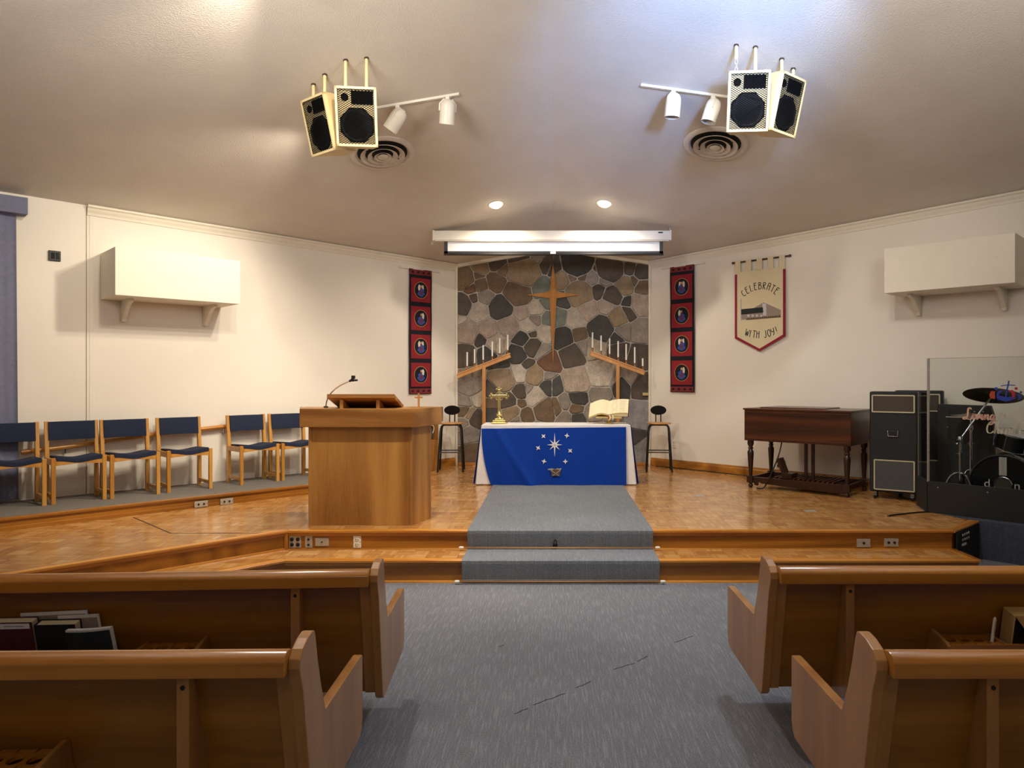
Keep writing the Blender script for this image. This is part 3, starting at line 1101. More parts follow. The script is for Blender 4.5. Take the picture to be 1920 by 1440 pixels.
# ------------------------------------------------------------------ pews
def make_pew(name, loc, rz, s, L, label, rack=True):
    e = empty(name, loc, rz)

    def X(a):
        return a * s
    prof = [(.15, .235), (.125, .255), (.03, .70), (.0, .775), (.004, .80), (.03, .822), (.075, .837), (.12, .842), (.137, .838), (.146, .82), (.17, .735), (.205, .64), (.246, .555), (.25, .548),
            (.70, .54), (.722, .538), (.726, .53), (.726, .29), (.715, .255), (.69, .235)]
    T = .034
    MB().prism(prof, X(0), X(T), 'x').build('end_panel', M['pew_end'], e, 0.004)
    MB().prism(prof, X(L - T), X(L), 'x').build('end_panel', M['pew_end'], e, 0.004)
    rail = [(-.03, .762), (.035, .757), (.045, .80), (.035, .822), (.01, .828), (-.015, .822), (-.03, .806)]
    MB().prism(rail, X(T), X(L - T), 'x').build('top_rail', M['pew_rail'], e, 0.004, True)
    back = [(.035, .76), (.057, .765), (.175, .275), (.152, .265)]
    MB().prism(back, X(T), X(L - T), 'x').build('back_panel', M['pew'], e)
    st = [(.027, .76), (.036, .76), (.153, .265), (.144, .262)]
    for a, b in ((T, T + .045), (L - T - .045, L - T)):
        MB().prism(st, X(a), X(b), 'x').build('back_stile', M['pew_end'], e, 0.002)
    MB().prism([(.16, .325), (.66, .35), (.66, .375), (.16, .35)], X(T), X(L - T), 'x').build('seat_board', M['pew'], e, 0.003)
    MB().prism([(.155, .351), (.66, .376), (.665, .396), (.64, .408), (.18, .388), (.155, .376)], X(T + .004), X(L - T - .004), 'x').build('seat_cushion', M['blue_cushion'], e, 0.008, True)
    for a in (.33, 1.94, L - .33):
        w = .036
        b = MB().prism([(.0, .756), (.036, .757), (.153, .265), (.56, .265), (.56, .345), (.6, .347), (.6, .0), (.002, .0)], X(a - w / 2), X(a + w / 2), 'x').build('standard', M['pew_end'], e, 0.003)
        MB().lathe([(.007, 0), (.007, .003), (.003, .004)], 10, Matrix.Translation((X(a), .001, .725)) @ Matrix.Rotation(R(90), 4, 'X')).build('bolt', M['dark'], b)
    if rack:
        ra, rb = .70, 1.85
        rk = MB().box((X(ra + .015), -.045, .43), (X(rb - .015), .11, .442)).build('rack_floor', M['pew'], e)
        for a in (ra, rb - .015):
            MB().prism([(-.062, .42), (.112, .42), (.085, .54), (.07, .545), (-.04, .528), (-.062, .52)], X(a), X(a + .015), 'x').build('rack_end', M['pew_end'], e, 0.002)
        MB().box((X(ra + .015), -.062, .44), (X(rb - .015), -.048, .527)).build('rack_front', M['pew_rail'], e, 0.002)
        # cup board with four holes
        m = MB()
        hw, n = .056, 16
        y0, y1, zt, zb = -.046, .062, .524, .512
        for c in range(4):
            cxc = ra + .015 + hw / 2 + c * hw
            cyc = .004
            r = .021
            xs0, xs1 = cxc - hw / 2, cxc + hw / 2
            ring, outer = [], []
            for k in range(n):
                a = 2 * math.pi * k / n
                dx, dy = math.cos(a), math.sin(a)
                ring.append((cxc + r * dx, cyc + r * dy * 1.3))
                tx_ = ((xs1 - cxc) / dx if dx > 0 else (xs0 - cxc) / dx) if abs(dx) > 1e-6 else 9
                ty_ = ((y1 - cyc) / dy if dy > 0 else (y0 - cyc) / dy) if abs(dy) > 1e-6 else 9
                t_ = min(tx_, ty_)
                outer.append((cxc + dx * t_, cyc + dy * t_))
            vs, fs = [], []
            for z in (zt, zb):
                vs += [(X(p[0]), p[1], z) for p in outer] + [(X(p[0]), p[1], z) for p in ring]
            for k in range(n):
                k2 = (k + 1) % n
                fs.append((k, k2, n + k2, n + k))
                fs.append((2 * n + k, 3 * n + k, 3 * n + k2, 2 * n + k2))
                fs.append((n + k, n + k2, 3 * n + k2, 3 * n + k))
                fs.append((k, 2 * n + k, 2 * n + k2, k2))
            m.add(vs, fs)
        m.build('cup_board', M['pew_rail'], e)
        MB().box((X(ra + .015 + 4 * hw), -.046, .442), (X(ra + .025 + 4 * hw), .075, .526)).build('rack_divider', M['pew_end'], e, 0.001)
    tag(e, label, 'pew')
    return e


pew_fl = make_pew('pew', (-.716, 2.893, 0), R(3.4), -1, 3.0, 'oak pew with hymn books in its rack, left of the aisle')
pew_nl = make_pew('pew', (-.722, 2.021, 0), R(1.2), -1, 3.0, 'oak pew left of the aisle, standing behind the pew with the hymn books')
pew_fr = make_pew('pew', (.90, 2.934, 0), R(0), 1, 3.0, 'oak pew with a white pen in its rack, right of the aisle')
pew_nr = make_pew('pew', (.92, 2.014, 0), R(0), 1, 3.0, 'oak pew right of the aisle, standing behind the pew with the pen')


# books in the left rack; local frame of the pew (x negative outward)
def in_pew(pew, x, y, z):
    a = pew.rotation_euler.z
    return Vector((pew.location.x + x * math.cos(a) - y * math.sin(a), pew.location.y + x * math.sin(a) + y * math.cos(a), z))


def ribbon(m, pts, w, y, t, fn=None, taper=False):
    pts = [Vector((p[0], p[1])) for p in pts]
    n = len(pts)
    L, Rr = [], []
    for i, p in enumerate(pts):
        d = (pts[min(i + 1, n - 1)] - pts[max(i - 1, 0)])
        if d.length < 1e-9:
            d = Vector((1, 0))
        d.normalize()
        ww = w
        if taper:
            f = i / max(1, n - 1)
            ww = w * (.55 + .75 * abs(d.y))
        nn = Vector((-d.y, d.x)) * ww / 2
        L.append(p + nn)
        Rr.append(p - nn)
    vs = []
    for yy in (y, y - t):
        vs += [(p.x, yy, p.y) for p in L] + [(p.x, yy, p.y) for p in Rr]
    fs = []
    for i in range(n - 1):
        fs += [(i, i + 1, n + i + 1, n + i), (2 * n + i, 3 * n + i, 3 * n + i + 1, 2 * n + i + 1), (i, 2 * n + i, 2 * n + i + 1, i + 1), (n + i, n + i + 1, 3 * n + i + 1, 3 * n + i)]
    fs += [(0, n, 3 * n, 2 * n), (n - 1, 3 * n - 1, 4 * n - 1, 2 * n - 1)]
    m.add([fn(v) if fn else v for v in vs], fs)


def book(loc, rz, lean, w, h, t, cover, label, cat='book', group=None, tilt=0.0, page='page', stick=None):
    """a closed book standing in the rack; front cover towards -y; leaning back by `lean`"""
    e = empty('book', loc, rz)
    Mx = Matrix.Rotation(lean, 4, 'X') @ Matrix.Rotation(tilt, 4, 'Y')
    MB().box((-w / 2, -t / 2, 0), (w / 2, -t / 2 + .004, h), Mx).build('front_cover', M[cover], e, 0.001)
    MB().box((-w / 2, t / 2 - .004, 0), (w / 2, t / 2, h), Mx).build('back_cover', M[cover], e, 0.001)
    MB().box((-w / 2, -t / 2, 0), (-w / 2 + .005, t / 2, h), Mx).build('spine', M[cover], e, 0.001)
    MB().box((-w / 2 + .005, -t / 2 + .004, .003), (w / 2 - .004, t / 2 - .004, h - .004), Mx).build('pages', M[page], e)
    if stick:
        MB().box((stick[0], -t / 2 - .001, h - .026), (stick[1], -t / 2, h - .004), Mx).build('sticker', M['paper'], e)
        m = MB()
        sx = stick[0] + .018
        ribbon(m, [(sx + .075 * k / 40, h - .015 + .0035 * math.sin(k * 1.9) * (1 if k < 18 or k > 23 else .1)) for k in range(41)], .0012, -t / 2 - .001, .0006, lambda v: Mx @ Vector(v))
        m.build('handwriting', M['ink'], e)
    tag(e, label, cat, group)
    return e


a = pew_fl.rotation_euler.z
zb = .443
book(in_pew(pew_fl, -1.425, .052, zb), a, R(12), 0.155, .208, .046, 'maroon', 'maroon hymn book with a white sticker in the pew rack', stick=(-.045, .07))
book(in_pew(pew_fl, -1.60, .052, zb), a, R(12), .155, .206, .046, 'maroon', 'plain maroon hymn book in the pew rack, without a sticker')
book(in_pew(pew_fl, -1.262, .052, zb), a, R(12), .155, .195, .046, 'darkcover', 'black covered thick book beside the maroon hymn book in the pew rack')
# thin booklets behind
for x, y, h, w, lab in ((-1.29, .098, .226, .26, 'wide pale booklet standing behind the hymn books'), (-1.19, .086, .214, .16, 'grey printed booklet standing behind the black book')):
    e = empty('booklet', in_pew(pew_fl, x, y, zb), a)
    Mx = Matrix.Rotation(R(13), 4, 'X') @ Matrix.Rotation(R(-2), 4, 'Y')
    MB().box((-w / 2, -.003, 0), (w / 2, .003, h), Mx).build('pages', M['paper'], e)
    MB().box((-w / 2 + .01, -.0045, .0), (w / 2 - .008, -.003, h - .012), Mx).build('printed_cover', M['taupe'], e)
    tag(e, lab, 'booklet')
e = empty('booklet', in_pew(pew_fl, -1.105, -.004, zb), a)
Mx = Matrix.Rotation(R(13), 4, 'X') @ Matrix.Rotation(R(-3), 4, 'Y')
MB().grid(lambda u, v: Mx @ Vector((-.085 + .17 * u, -.004 - .008 * math.sin(u * 3.1), v * .178)), 8, 2, (0, -.0015, 0)).build('front_cover', M['greencover'], e, 0, True)
MB().grid(lambda u, v: Mx @ Vector((-.085 + .17 * u, .0 - .006 * math.sin(u * 3.1), v * .184)), 8, 2, (0, .022, 0)).build('pages', M['paper'], e, 0, True)
tag(e, 'curled paperback booklet with dark green cover at the end of the hymn books', 'booklet')
# right rack: pen, tan folder with a black book
p = Vector((pew_fr.location.x + .70 + .015 + .056 * 3.5, pew_fr.location.y + .004, .45))
e = empty('pen', p)
MB().tube([(0, 0, 0), (.004, .004, .03), (.022, .006, .155), (.024, .006, .165)], [.004, .0065, .0065, .003], 8).build('barrel', M['white'], e, 0, True)
MB().tube([(.012, .0, .09), (.0225, .0005, .155)], .0018, 6).build('pocket_clip', M['chrome'], e)
tag(e, 'white pen standing in the cup holder of the pew rack', 'pen')
e = book((pew_fr.location.x + 1.08, pew_fr.location.y + .045, zb), 0, R(11), .16, .165, .04, 'darkcover', 'black book under a tan paper sleeve in the pew rack')
sl = MB()
sl.prism([(-.095, .004), (-.09, .205), (.10, .205), (.10, .004)], .026, .03, 'y', Matrix.Rotation(R(11), 4, 'X'))
sl.prism([(-.092, .203), (.10, .203), (.10, .10), (.0, .085)], -.045, -.04, 'y', Matrix.Rotation(R(11), 4, 'X'))
sl.box((-.092, -.045, .199), (.10, .03, .205), Matrix.Rotation(R(11), 4, 'X'))
sl.prism([(-.045, .01), (.03, .004), (.03, .203), (-.045, .203)], -.095, -.09, 'x', Matrix.Rotation(R(11), 4, 'X'))
sl.build('paper_sleeve', M['tan'], e, 0.001)

# carpet scuffs
m = MB()
for (a_, b_) in (((1195, 1240), (1215, 1230)), ((1150, 1255), (1190, 1243)), ((1080, 1290), (1108, 1278)), ((1000, 1322), (1060, 1300)), ((965, 1338), (990, 1328)), ((935, 1213), (945, 1209)), ((1265, 1205), (1300, 1192))):
    q = []
    for px, py in (a_, b_):
        D = EYE * F / (py - CY)
        q.append(Vector(((px - CX) / F * D, D, .0005)))
    k = 5
    pr = None
    for i in range(k + 1):
        c = q[0].lerp(q[1], i / k) + Vector((0, random.uniform(-.006, .006), 0))
        if pr is not None:
            m.bar(pr, c, .005, .001)
        pr = c
sc = m.build('carpet_scuffs', M['dark'], floor)
sc['kind'] = 'stuff'

# ------------------------------------------------------------------ pulpit
PX, PY = -1.673, 6.165
e = empty('pulpit', (PX, PY, STAGE))
hw, dep = .445, .42
H0 = 1.192 - STAGE
H1 = 1.352 - STAGE
MB().prism([(-hw, 0), (hw, 0), (hw, .025), (-hw, .025)], 0, H0).build('front_panel', M['pulpit'], e, 0.002)
for sx in (-1, 1):
    MB().prism([(sx * hw, 0), (sx * (hw + .115), .31), (sx * (hw + .09), .32), (sx * (hw - .03), .02)], 0, H0).build('side_panel', M['pulpit'], e, 0.002)
MB().box((-hw - .004, -.008, 0), (-hw + .022, .02, H0)).build('corner_stile', M['pulpit'], e, 0.002)
MB().box((hw - .016, -.006, 0), (hw + .006, .02, H0)).build('corner_stile', M['pulpit'], e, 0.002)
o1 = .06
tp = [(-hw - .055, -o1), (hw + .04, -o1), (hw + .195, .34), (hw + .195, .5), (-hw - .195, .5), (-hw - .195, .34)]
MB().prism(tp, H0 + .02, H1 - .012).build('top_core', M['pulpit_x'], e)
MB().prism(tp, H1 - .012, H1 - .004).build('top_board', M['pulpit_x'], e)
MB().box((-hw - .06, -o1 - .012, H0), (hw + .05, -o1 + .014, H1)).build('front_fascia', M['pulpit_x'], e, 0.002)
for sx in (-1, 1):
    MB().prism([(sx * (hw + .05), -o1 - .01), (sx * (hw + .205), .345), (sx * (hw + .185), .355), (sx * (hw + .03), -o1 + .012)], H0, H1).build('side_fascia', M['pulpit_x'], e, 0.002)
# slanted desk: high edge towards the pews
zf, zbk = 1.475 - STAGE, 1.365 - STAGE
d0, d1 = .02, .40
MB().prism([(d0, zf), (d0, zf - .034), (d1, zbk - .034), (d1, zbk)], -.30, .29, 'x').build('reading_desk', M['pulpit_x'], e, 0.003)
MB().box((-.09, .05, H1 - .006), (.0, .3, zbk - .02)).build('desk_support', M['pulpit'], e)
for x in (-.20, .12):
    MB().prism([(.06, H1 - .006), (.06, zf - .05), (.34, zbk - .035), (.34, H1 - .006)], x, x + .03, 'x').build('desk_bracket', M['pulpit'], e)
tag(e, 'oak pulpit with boxed top and slanted reading desk at the front of the stage', 'pulpit')
# gooseneck microphone
b = at(611, 766, 6.43)
e = empty('microphone_gooseneck', (b.x, 6.43, H1 + STAGE - .004))
rel = [at(px, py, 6.43) - Vector((b.x, 6.43, H1 + STAGE)) for px, py in ((611, 766), (613, 750), (621, 736), (635, 724), (655, 714))]
rel = [Vector((v.x, v.y, max(v.z, .006))) for v in rel]
MB().lathe([(.022, 0), (.022, .008), (.012, .014)], 14).build('base', M['mic'], e)
MB().tube(smooth_path(rel), .006, 8).build('gooseneck', M['chrome'], e, 0, True)
t = rel[-1]
MB().tube([t, t + Vector((.018, 0, .009))], .011, 10).build('collar', M['mic'], e, 0, True)
m = MB().tube([t + Vector((.015, 0, .008)), t + Vector((.04, -.005, .015))], [.012, .019], 12)
m.box(t + Vector((.022, -.02, .0)), t + Vector((.072, .02, .018)))
m.box(t + Vector((.022, -.02, .022)), t + Vector((.05, .02, .052)))
m.build('clip', M['mic'], e, 0.004)
tag(e, 'chrome gooseneck with black microphone clip rising from the pulpit', 'microphone stand')
b = at(785, 764, 6.42)
e = empty('wooden_cross', (b.x, 6.42, H1 + STAGE - .004))
MB().box((-.008, -.008, 0), (.008, .008, .128)).build('upright', M['crossoak'], e, 0.002)
MB().box((-.036, -.006, .085), (.036, .006, .098)).build('crossbar', M['crossoak'], e, 0.002)
tag(e, 'small plain wooden cross standing on top of the pulpit', 'cross')

# low cabinet with a pitcher, by the wall behind the pulpit
e = empty('credence_cabinet', (-1.60, 9.90, STAGE), R(45))
w, d, h = .50, .27, .70
zo = .43
wd = M['pulpit']
MB().box((-w, 0, 0), (0, d, zo)).build('lower_body', wd, e, 0.003)
for x0_, x1_ in ((-w, -w + .02), (-.018, 0)):
    MB().box((x0_, 0, zo), (x1_, d, h)).build('side_panel', wd, e, 0.002)
MB().box((-w, d - .015, zo), (0, d, h)).build('back_panel', wd, e)
MB().box((-w - .01, -.01, h), (.01, d, h + .02)).build('top_board', wd, e, 0.002)
tag(e, 'narrow oak cabinet with an open shelf behind the pulpit', 'cabinet')
q = Matrix.Rotation(R(45), 4, 'Z') @ Vector((-.105, .09, 0))
pe = empty('pitcher', Vector((-1.60, 9.90, STAGE + zo)) + q, R(45))
MB().lathe([(.04, 0), (.058, .03), (.062, .08), (.045, .15), (.035, .18), (.045, .21), (.043, .21)], 18).build('body', M['silverpitcher'], pe, 0, True)
MB().tube(smooth_path([(.036, -.01, .195), (.062, -.03, .19), (.070, -.03, .14), (.05, -.02, .07)]), .006, 8).build('handle', M['white'], pe, 0, True)
tag(pe, 'pewter pitcher with pale handle in the open cabinet shelf', 'pitcher')

# ------------------------------------------------------------------ choir chairs
def make_chair():
    e = empty('chair', (0, 0, 0))
    W, fy, by = .205, -.19, .15
    sq = .034
    wd = M['chairoak']
    for sx in (-1, 1):
        MB().box((sx * W - sq / 2, fy - sq / 2, 0), (sx * W + sq / 2, fy + sq / 2, .43)).build('leg', wd, e, 0.003)
        MB().prism([(by - .03, 0), (by + .02, 0), (by + .02, .45), (by + .045, .757), (by + .01, .757), (by - .03, .45)], sx * W - sq / 2, sx * W + sq / 2, 'x').build('rear_post', wd, e, 0.003)
        MB().box((sx * W - .014, fy, .36), (sx * W + .014, by, .415)).build('side_rail', wd, e, 0.003)
        MB().box((sx * W - .012, fy, .05), (sx * W + .012, by, .085)).build('stretcher', wd, e, 0.002)
    ap = [(-W, .355), (0, .37), (W, .355), (W, .415), (.1, .405), (0, .398), (-.1, .405), (-W, .415)]
    MB().prism(ap, fy - .012, fy + .012, 'y').build('front_apron', wd, e, 0.002)

    def seat(u, v):
        x = -W + .02 + (2 * W - .04) * u
        y = fy - .015 + (by - fy) * v
        return (x, y, .425 + .012 * math.cos((u - .5) * 2 * math.pi) * -1 + .006 - .012 * v)
    MB().grid(seat, 12, 6, (0, 0, -.045)).build('seat', M['navy'], e, 0.006, True)

    def backp(u, v):
        x = -W + .012 + (2 * W - .024) * u
        c = .018 * (1 - (2 * u - 1) ** 2)
        return (x, by + .0 + .018 * v + c, .575 + .178 * v)
    MB().grid(backp, 10, 3, (0, -.026, 0)).build('backrest', M['navy'], e, 0.006, True)
    return e


def choir_xy(t, d):
    return ((2 * S2 * t - 11.93 + 2 * S2 * d) / 2, (2 * S2 * t + 11.93 - 2 * S2 * d) / 2)


ch_lab = ['navy cushioned oak chair in front of the blue curtain',
          'second navy cushioned oak chair from the blue curtain',
          'third navy cushioned oak chair from the blue curtain',
          'fourth navy cushioned oak chair from the curtain, last before the gap in the row',
          'fifth navy cushioned oak chair from the curtain, first after the gap in the row',
          'navy cushioned oak chair partly hidden by the pulpit']
proto = make_chair()
for i, (t, d) in enumerate(((1.10, .312), (1.586, .30), (2.045, .33), (2.561, .31), (3.294, .29), (3.77, .29))):
    o = proto if i == 0 else copy_tree(proto)
    x, y = choir_xy(t, d)
    o.location = (x, y, CT)
    o.rotation_euler = (0, 0, R(45) + R((0, -1, 1, 0, 2, 0)[i]))
    tag(o, ch_lab[i], 'chair', 'choir chairs along the wall')

# handrail on the left wall
e = empty('handrail', wl(0, 0, 0), R(45))
def wloc(px, py, off):                     # local coords in a left-wall frame
    s = sw(px)
    y = wl(s, off).y
    return Vector((-s, -off, EYE + (CY - py) / F * y))
pts = [wloc(px, py, .055) for px, py in ((38, 848), (120, 838), (200, 826), (282, 815), (390, 803), (416, 800), (440, 798))]
e.location = wl(0, 0, 0)
MB().tube(pts, .024, 12).build('rail', M['nosing'], e, 0, True)
for i in (1, 3, 5):
    p = pts[i]
    MB().tube([p + Vector((0, 0, -.015)), p + Vector((0, .005, -.06)), p + Vector((0, .065, -.075))], .008, 8).build('bracket', M['chrome'], e, 0, True)
tag(e, 'round oak handrail on the cream wall behind the choir chairs', 'handrail')

# curtain and valance
e = empty('curtain', wl(0, 0, 0), R(45))
s0, s1 = sw(33), sw(33) + 1.7
def cur(u, v):
    s = s0 + (s1 - s0) * u + .02 * v
    fold = .03 * math.sin(u * 44) + .012 * math.sin(u * 97 + 1)
    return (-s, -.062 + fold * (0.5 + .5 * (1 - v)), CT + .02 + (3.2 - CT) * v)
MB().grid(cur, 110, 8, (0, .006, 0)).build('drape', M['curtain'], e, 0, True)
MB().box((-s1 - .1, -.14, 3.17), (-s0 + .06, -.012, 3.33)).build('valance', M['curtain'], e, 0.006)
tag(e, 'blue-grey window curtain under a padded valance', 'curtain')


# ------------------------------------------------------------------ boxed wall units
def wall_unit(name, fn, rz, sA, sB, z0, z1, dep, label):
    """sA is the end nearer the stone corner"""
    e = empty(name, fn(0, 0, 0), rz)
    sg = -1 if rz > 0 else 1
    MB().box((sg * sA, -dep, z0), (sg * sB, -.004, z1)).build('box_body', M['boxwhite'], e, 0.004)
    for s in (sA + .16, sB - .22):
        prof = [(-.004, z0 + .001), (-dep * .62, z0 + .001), (-dep * .62, z0 - .03), (-dep * .48, z0 - .045), (-dep * .33, z0 - .09), (-dep * .2, z0 - .16), (-dep * .13, z0 - .19), (-dep * .13, z0 - .22), (-.004, z0 - .22)]
        MB().prism(prof, sg * s, sg * (s + .04), 'x').build('bracket', M['boxwhite'], e, 0.004)
    tag(e, label, 'wall box')
    return e


wall_unit('wall_box', wl, R(45), 3.36, 4.55, 2.425, 2.895, .56, 'cream boxed wall unit on two scroll brackets above the choir chairs')
wall_unit('wall_box', wr, R(-45), 3.55, 4.75, 2.525, 3.0, .56, 'white boxed wall unit on two scroll brackets beside the celebrate banner')


# ------------------------------------------------------------------ letters from strokes
CAPS = {
    'C': [[(.55, .95), (.25, .9), (.08, .6), (.1, .2), (.35, .02), (.6, .12)]],
    'E': [[(.1, 0), (.1, 1)], [(.1, 1), (.62, 1)], [(.1, .68), (.5, .68)], [(.1, 0), (.6, 0)]],
    'L': [[(.15, 1), (.12, 0), (.6, 0)]],
    'B': [[(.1, 0), (.1, 1)], [(.1, 1), (.5, .95), (.5, .7), (.1, .62)], [(.1, .62), (.62, .5), (.62, .1), (.1, 0)]],
    'R': [[(.1, 0), (.1, 1)], [(.1, 1), (.52, .95), (.52, .68), (.1, .6)], [(.2, .58), (.6, 0)]],
    'A': [[(.1, 0), (.12, .9), (.25, 1), (.6, 1), (.6, 0)], [(.1, .62), (.6, .62)]],
    'T': [[(.02, 1), (.7, 1)], [(.36, 1), (.36, 0)]],
    'W': [[(.0, 1), (.2, 0), (.38, .75), (.56, 0), (.78, 1)]],
    'I': [[(.3, 0), (.3, 1)]],
    'H': [[(.1, 0), (.1, 1)], [(.6, 0), (.6, 1)], [(.1, .66), (.6, .66)]],
    'J': [[(.45, 1), (.45, .2), (.3, 0), (.05, .08)]],
    'O': [[(.35, 1), (.08, .75), (.08, .25), (.35, 0), (.62, .25), (.62, .75), (.35, 1)]],
    'Y': [[(.05, 1), (.12, .6), (.36, .5), (.6, .62), (.66, 1)], [(.6, .62), (.5, .2), (.25, 0)]],
    '!': [[(.4, 1), (.34, .3)], [(.3, .06), (.3, .0)]],
}
# ------------------------------------------------------------------ celebrate banner
sA, sB = sw(1381), sw(1474)
e = empty('banner', wr(0, 0, 0), R(-45))
ZT, ZS, ZP = 3.15, 2.16, 1.985
sm = (sA + sB) / 2
MB().prism([(sA, ZS), (sm, ZP), (sB, ZS), (sB, ZT - .12), (sA, ZT - .12)], -.030, -.026, 'y').build('cloth', M['banner'], e)
wT = (sB - sA) / 9
for k in range(0, 9, 2):
    MB().prism([(sA + k * wT, ZT - .125), (sA + (k + 1) * wT, ZT - .125), (sA + (k + 1) * wT, ZT + .03), (sA + k * wT, ZT + .03)], -.036, -.033, 'y').build('hanging_tab', M['banner'], e)
MB().tube([(sA - .03, -.02, ZT + .01), (sB + .05, -.02, ZT + .01)], .011, 10).build('rod', M['darkwood'], e, 0, True)
for sx in (sA - .04, sB + .06):
    MB().lathe([(.004, -.02), (.015, -.012), (.0185, 0), (.015, .012), (.004, .02)], 12, Matrix.Translation((sx, -.02, ZT + .01)) @ Matrix.Rotation(R(90), 4, 'Y')).build('finial', M['darkwood'], e, 0, True)
m = MB()
tr = .032
m.prism([(sA - .006, ZS - .01), (sA + tr - .006, ZS + .006), (sA + tr - .006, ZT - .15), (sA - .006, ZT - .15)], -.034, -.025, 'y')
m.prism([(sB + .006, ZS - .01), (sB - tr + .006, ZS + .006), (sB - tr + .006, ZT - .15), (sB + .006, ZT - .15)], -.034, -.025, 'y')
m.prism([(sA - .006, ZS - .01), (sm, ZP - .016), (sm, ZP + .018), (sA + .01, ZS + .02)], -.034, -.025, 'y')
m.prism([(sB + .006, ZS - .01), (sm, ZP - .016), (sm, ZP + .018), (sB - .01, ZS + .02)], -.034, -.025, 'y')
m.build('red_border', M['bannertrim'], e)


def arc_text(word, parent, cx, cz, rad, a0, a1, h, flip, name):
    n = len(word)
    for i, c in enumerate(word):
        if c == ' ':
            continue
        f = i / (n - 1)
        ang = a0 + (a1 - a0) * f
        if flip:
            bx, bz = cx + rad * math.sin(ang), cz - rad * math.cos(ang)
            rot = ang
        else:
            bx, bz = cx + rad * math.sin(ang), cz + rad * math.cos(ang)
            rot = -ang
        m = MB()
        for st in CAPS[c]:
            if c == '!':
                m = MB()
            pts = [((p[0] - .35) * h * .72, p[1] * h) for p in st]
            if len(st) > 3:
                sp = smooth_path([(p[0], p[1], 0) for p in pts], 3)
                pts = [(p.x, p.y) for p in sp]
            pts = [(bx + x * math.cos(rot) - z * math.sin(rot), bz + x * math.sin(rot) + z * math.cos(rot)) for x, z in pts]
            ribbon(m, pts, .0095, -.030, .0015)
            if c == '!':
                m.build('letter', M['ink'], parent)
        if c != '!':
            m.build('letter', M['ink'], parent)


arc_text('CELEBRATE', e, sm - .005, 2.44, .335, R(-37), R(40), .088, False, 'lettering')
arc_text('WITH JOY!', e, sm + .01, 2.74, .60, R(-20), R(24), .092, True, 'lettering')
# felt church on the banner
g = empty('church_picture')
COL.objects.unlink(g)
bpy.data.objects.remove(g)
sc_ = (sB - sA) / 93.0                   # metres per photo pixel along the wall


def bp(px, py):                           # banner pixel to local
    s = sw(px)
    y = wr(s, .03).y
    return (s, EYE + (CY - py) / F * y)


def felt(name, pts, mat, y=-.0305, t=.003):
    MB().prism([bp(*p) for p in pts], y, y - t, 'y').build(name, M[mat], e)


felt('church_gable', [(1415, 578), (1434, 567), (1466, 581), (1466, 595), (1436, 597), (1415, 596)], 'taupe')
felt('church_window', [(1432, 569), (1439, 569), (1440, 592), (1433, 592)], 'lav', -.034)
felt('church_roof', [(1392, 580), (1433, 576), (1434, 586), (1392, 590)], 'ink', -.034)
felt('church_wall', [(1392, 590), (1434, 586), (1434, 597), (1392, 599)], 'taupe', -.032)
for x in (1406, 1414, 1422, 1430):
    felt('church_window', [(x - 2, 590.2), (x + 2, 589.8), (x + 2, 594), (x - 2, 594.4)], 'lav', -.036)
felt('church_mast', [(1391, 560), (1392, 560), (1392.6, 600), (1391, 600)], 'lav', -.036)
for i in range(16):
    x = 1404 + i * 4
    z = 598.5 - i * .35
    felt('church_hedge', [(x - 2.4, z + 1.2), (x, z - 2.6), (x + 2.4, z + 1)], 'brown', -.037, .002)
tag(e, 'cream cloth banner with crimson border lettered celebrate with joy and a felt church', 'banner')


# ------------------------------------------------------------------ tapestry banners
def ellipse(cx, cz, rx, rz, n=28):
    return [(cx + rx * math.cos(2 * math.pi * k / n), cz + rz * math.sin(2 * math.pi * k / n)) for k in range(n)]


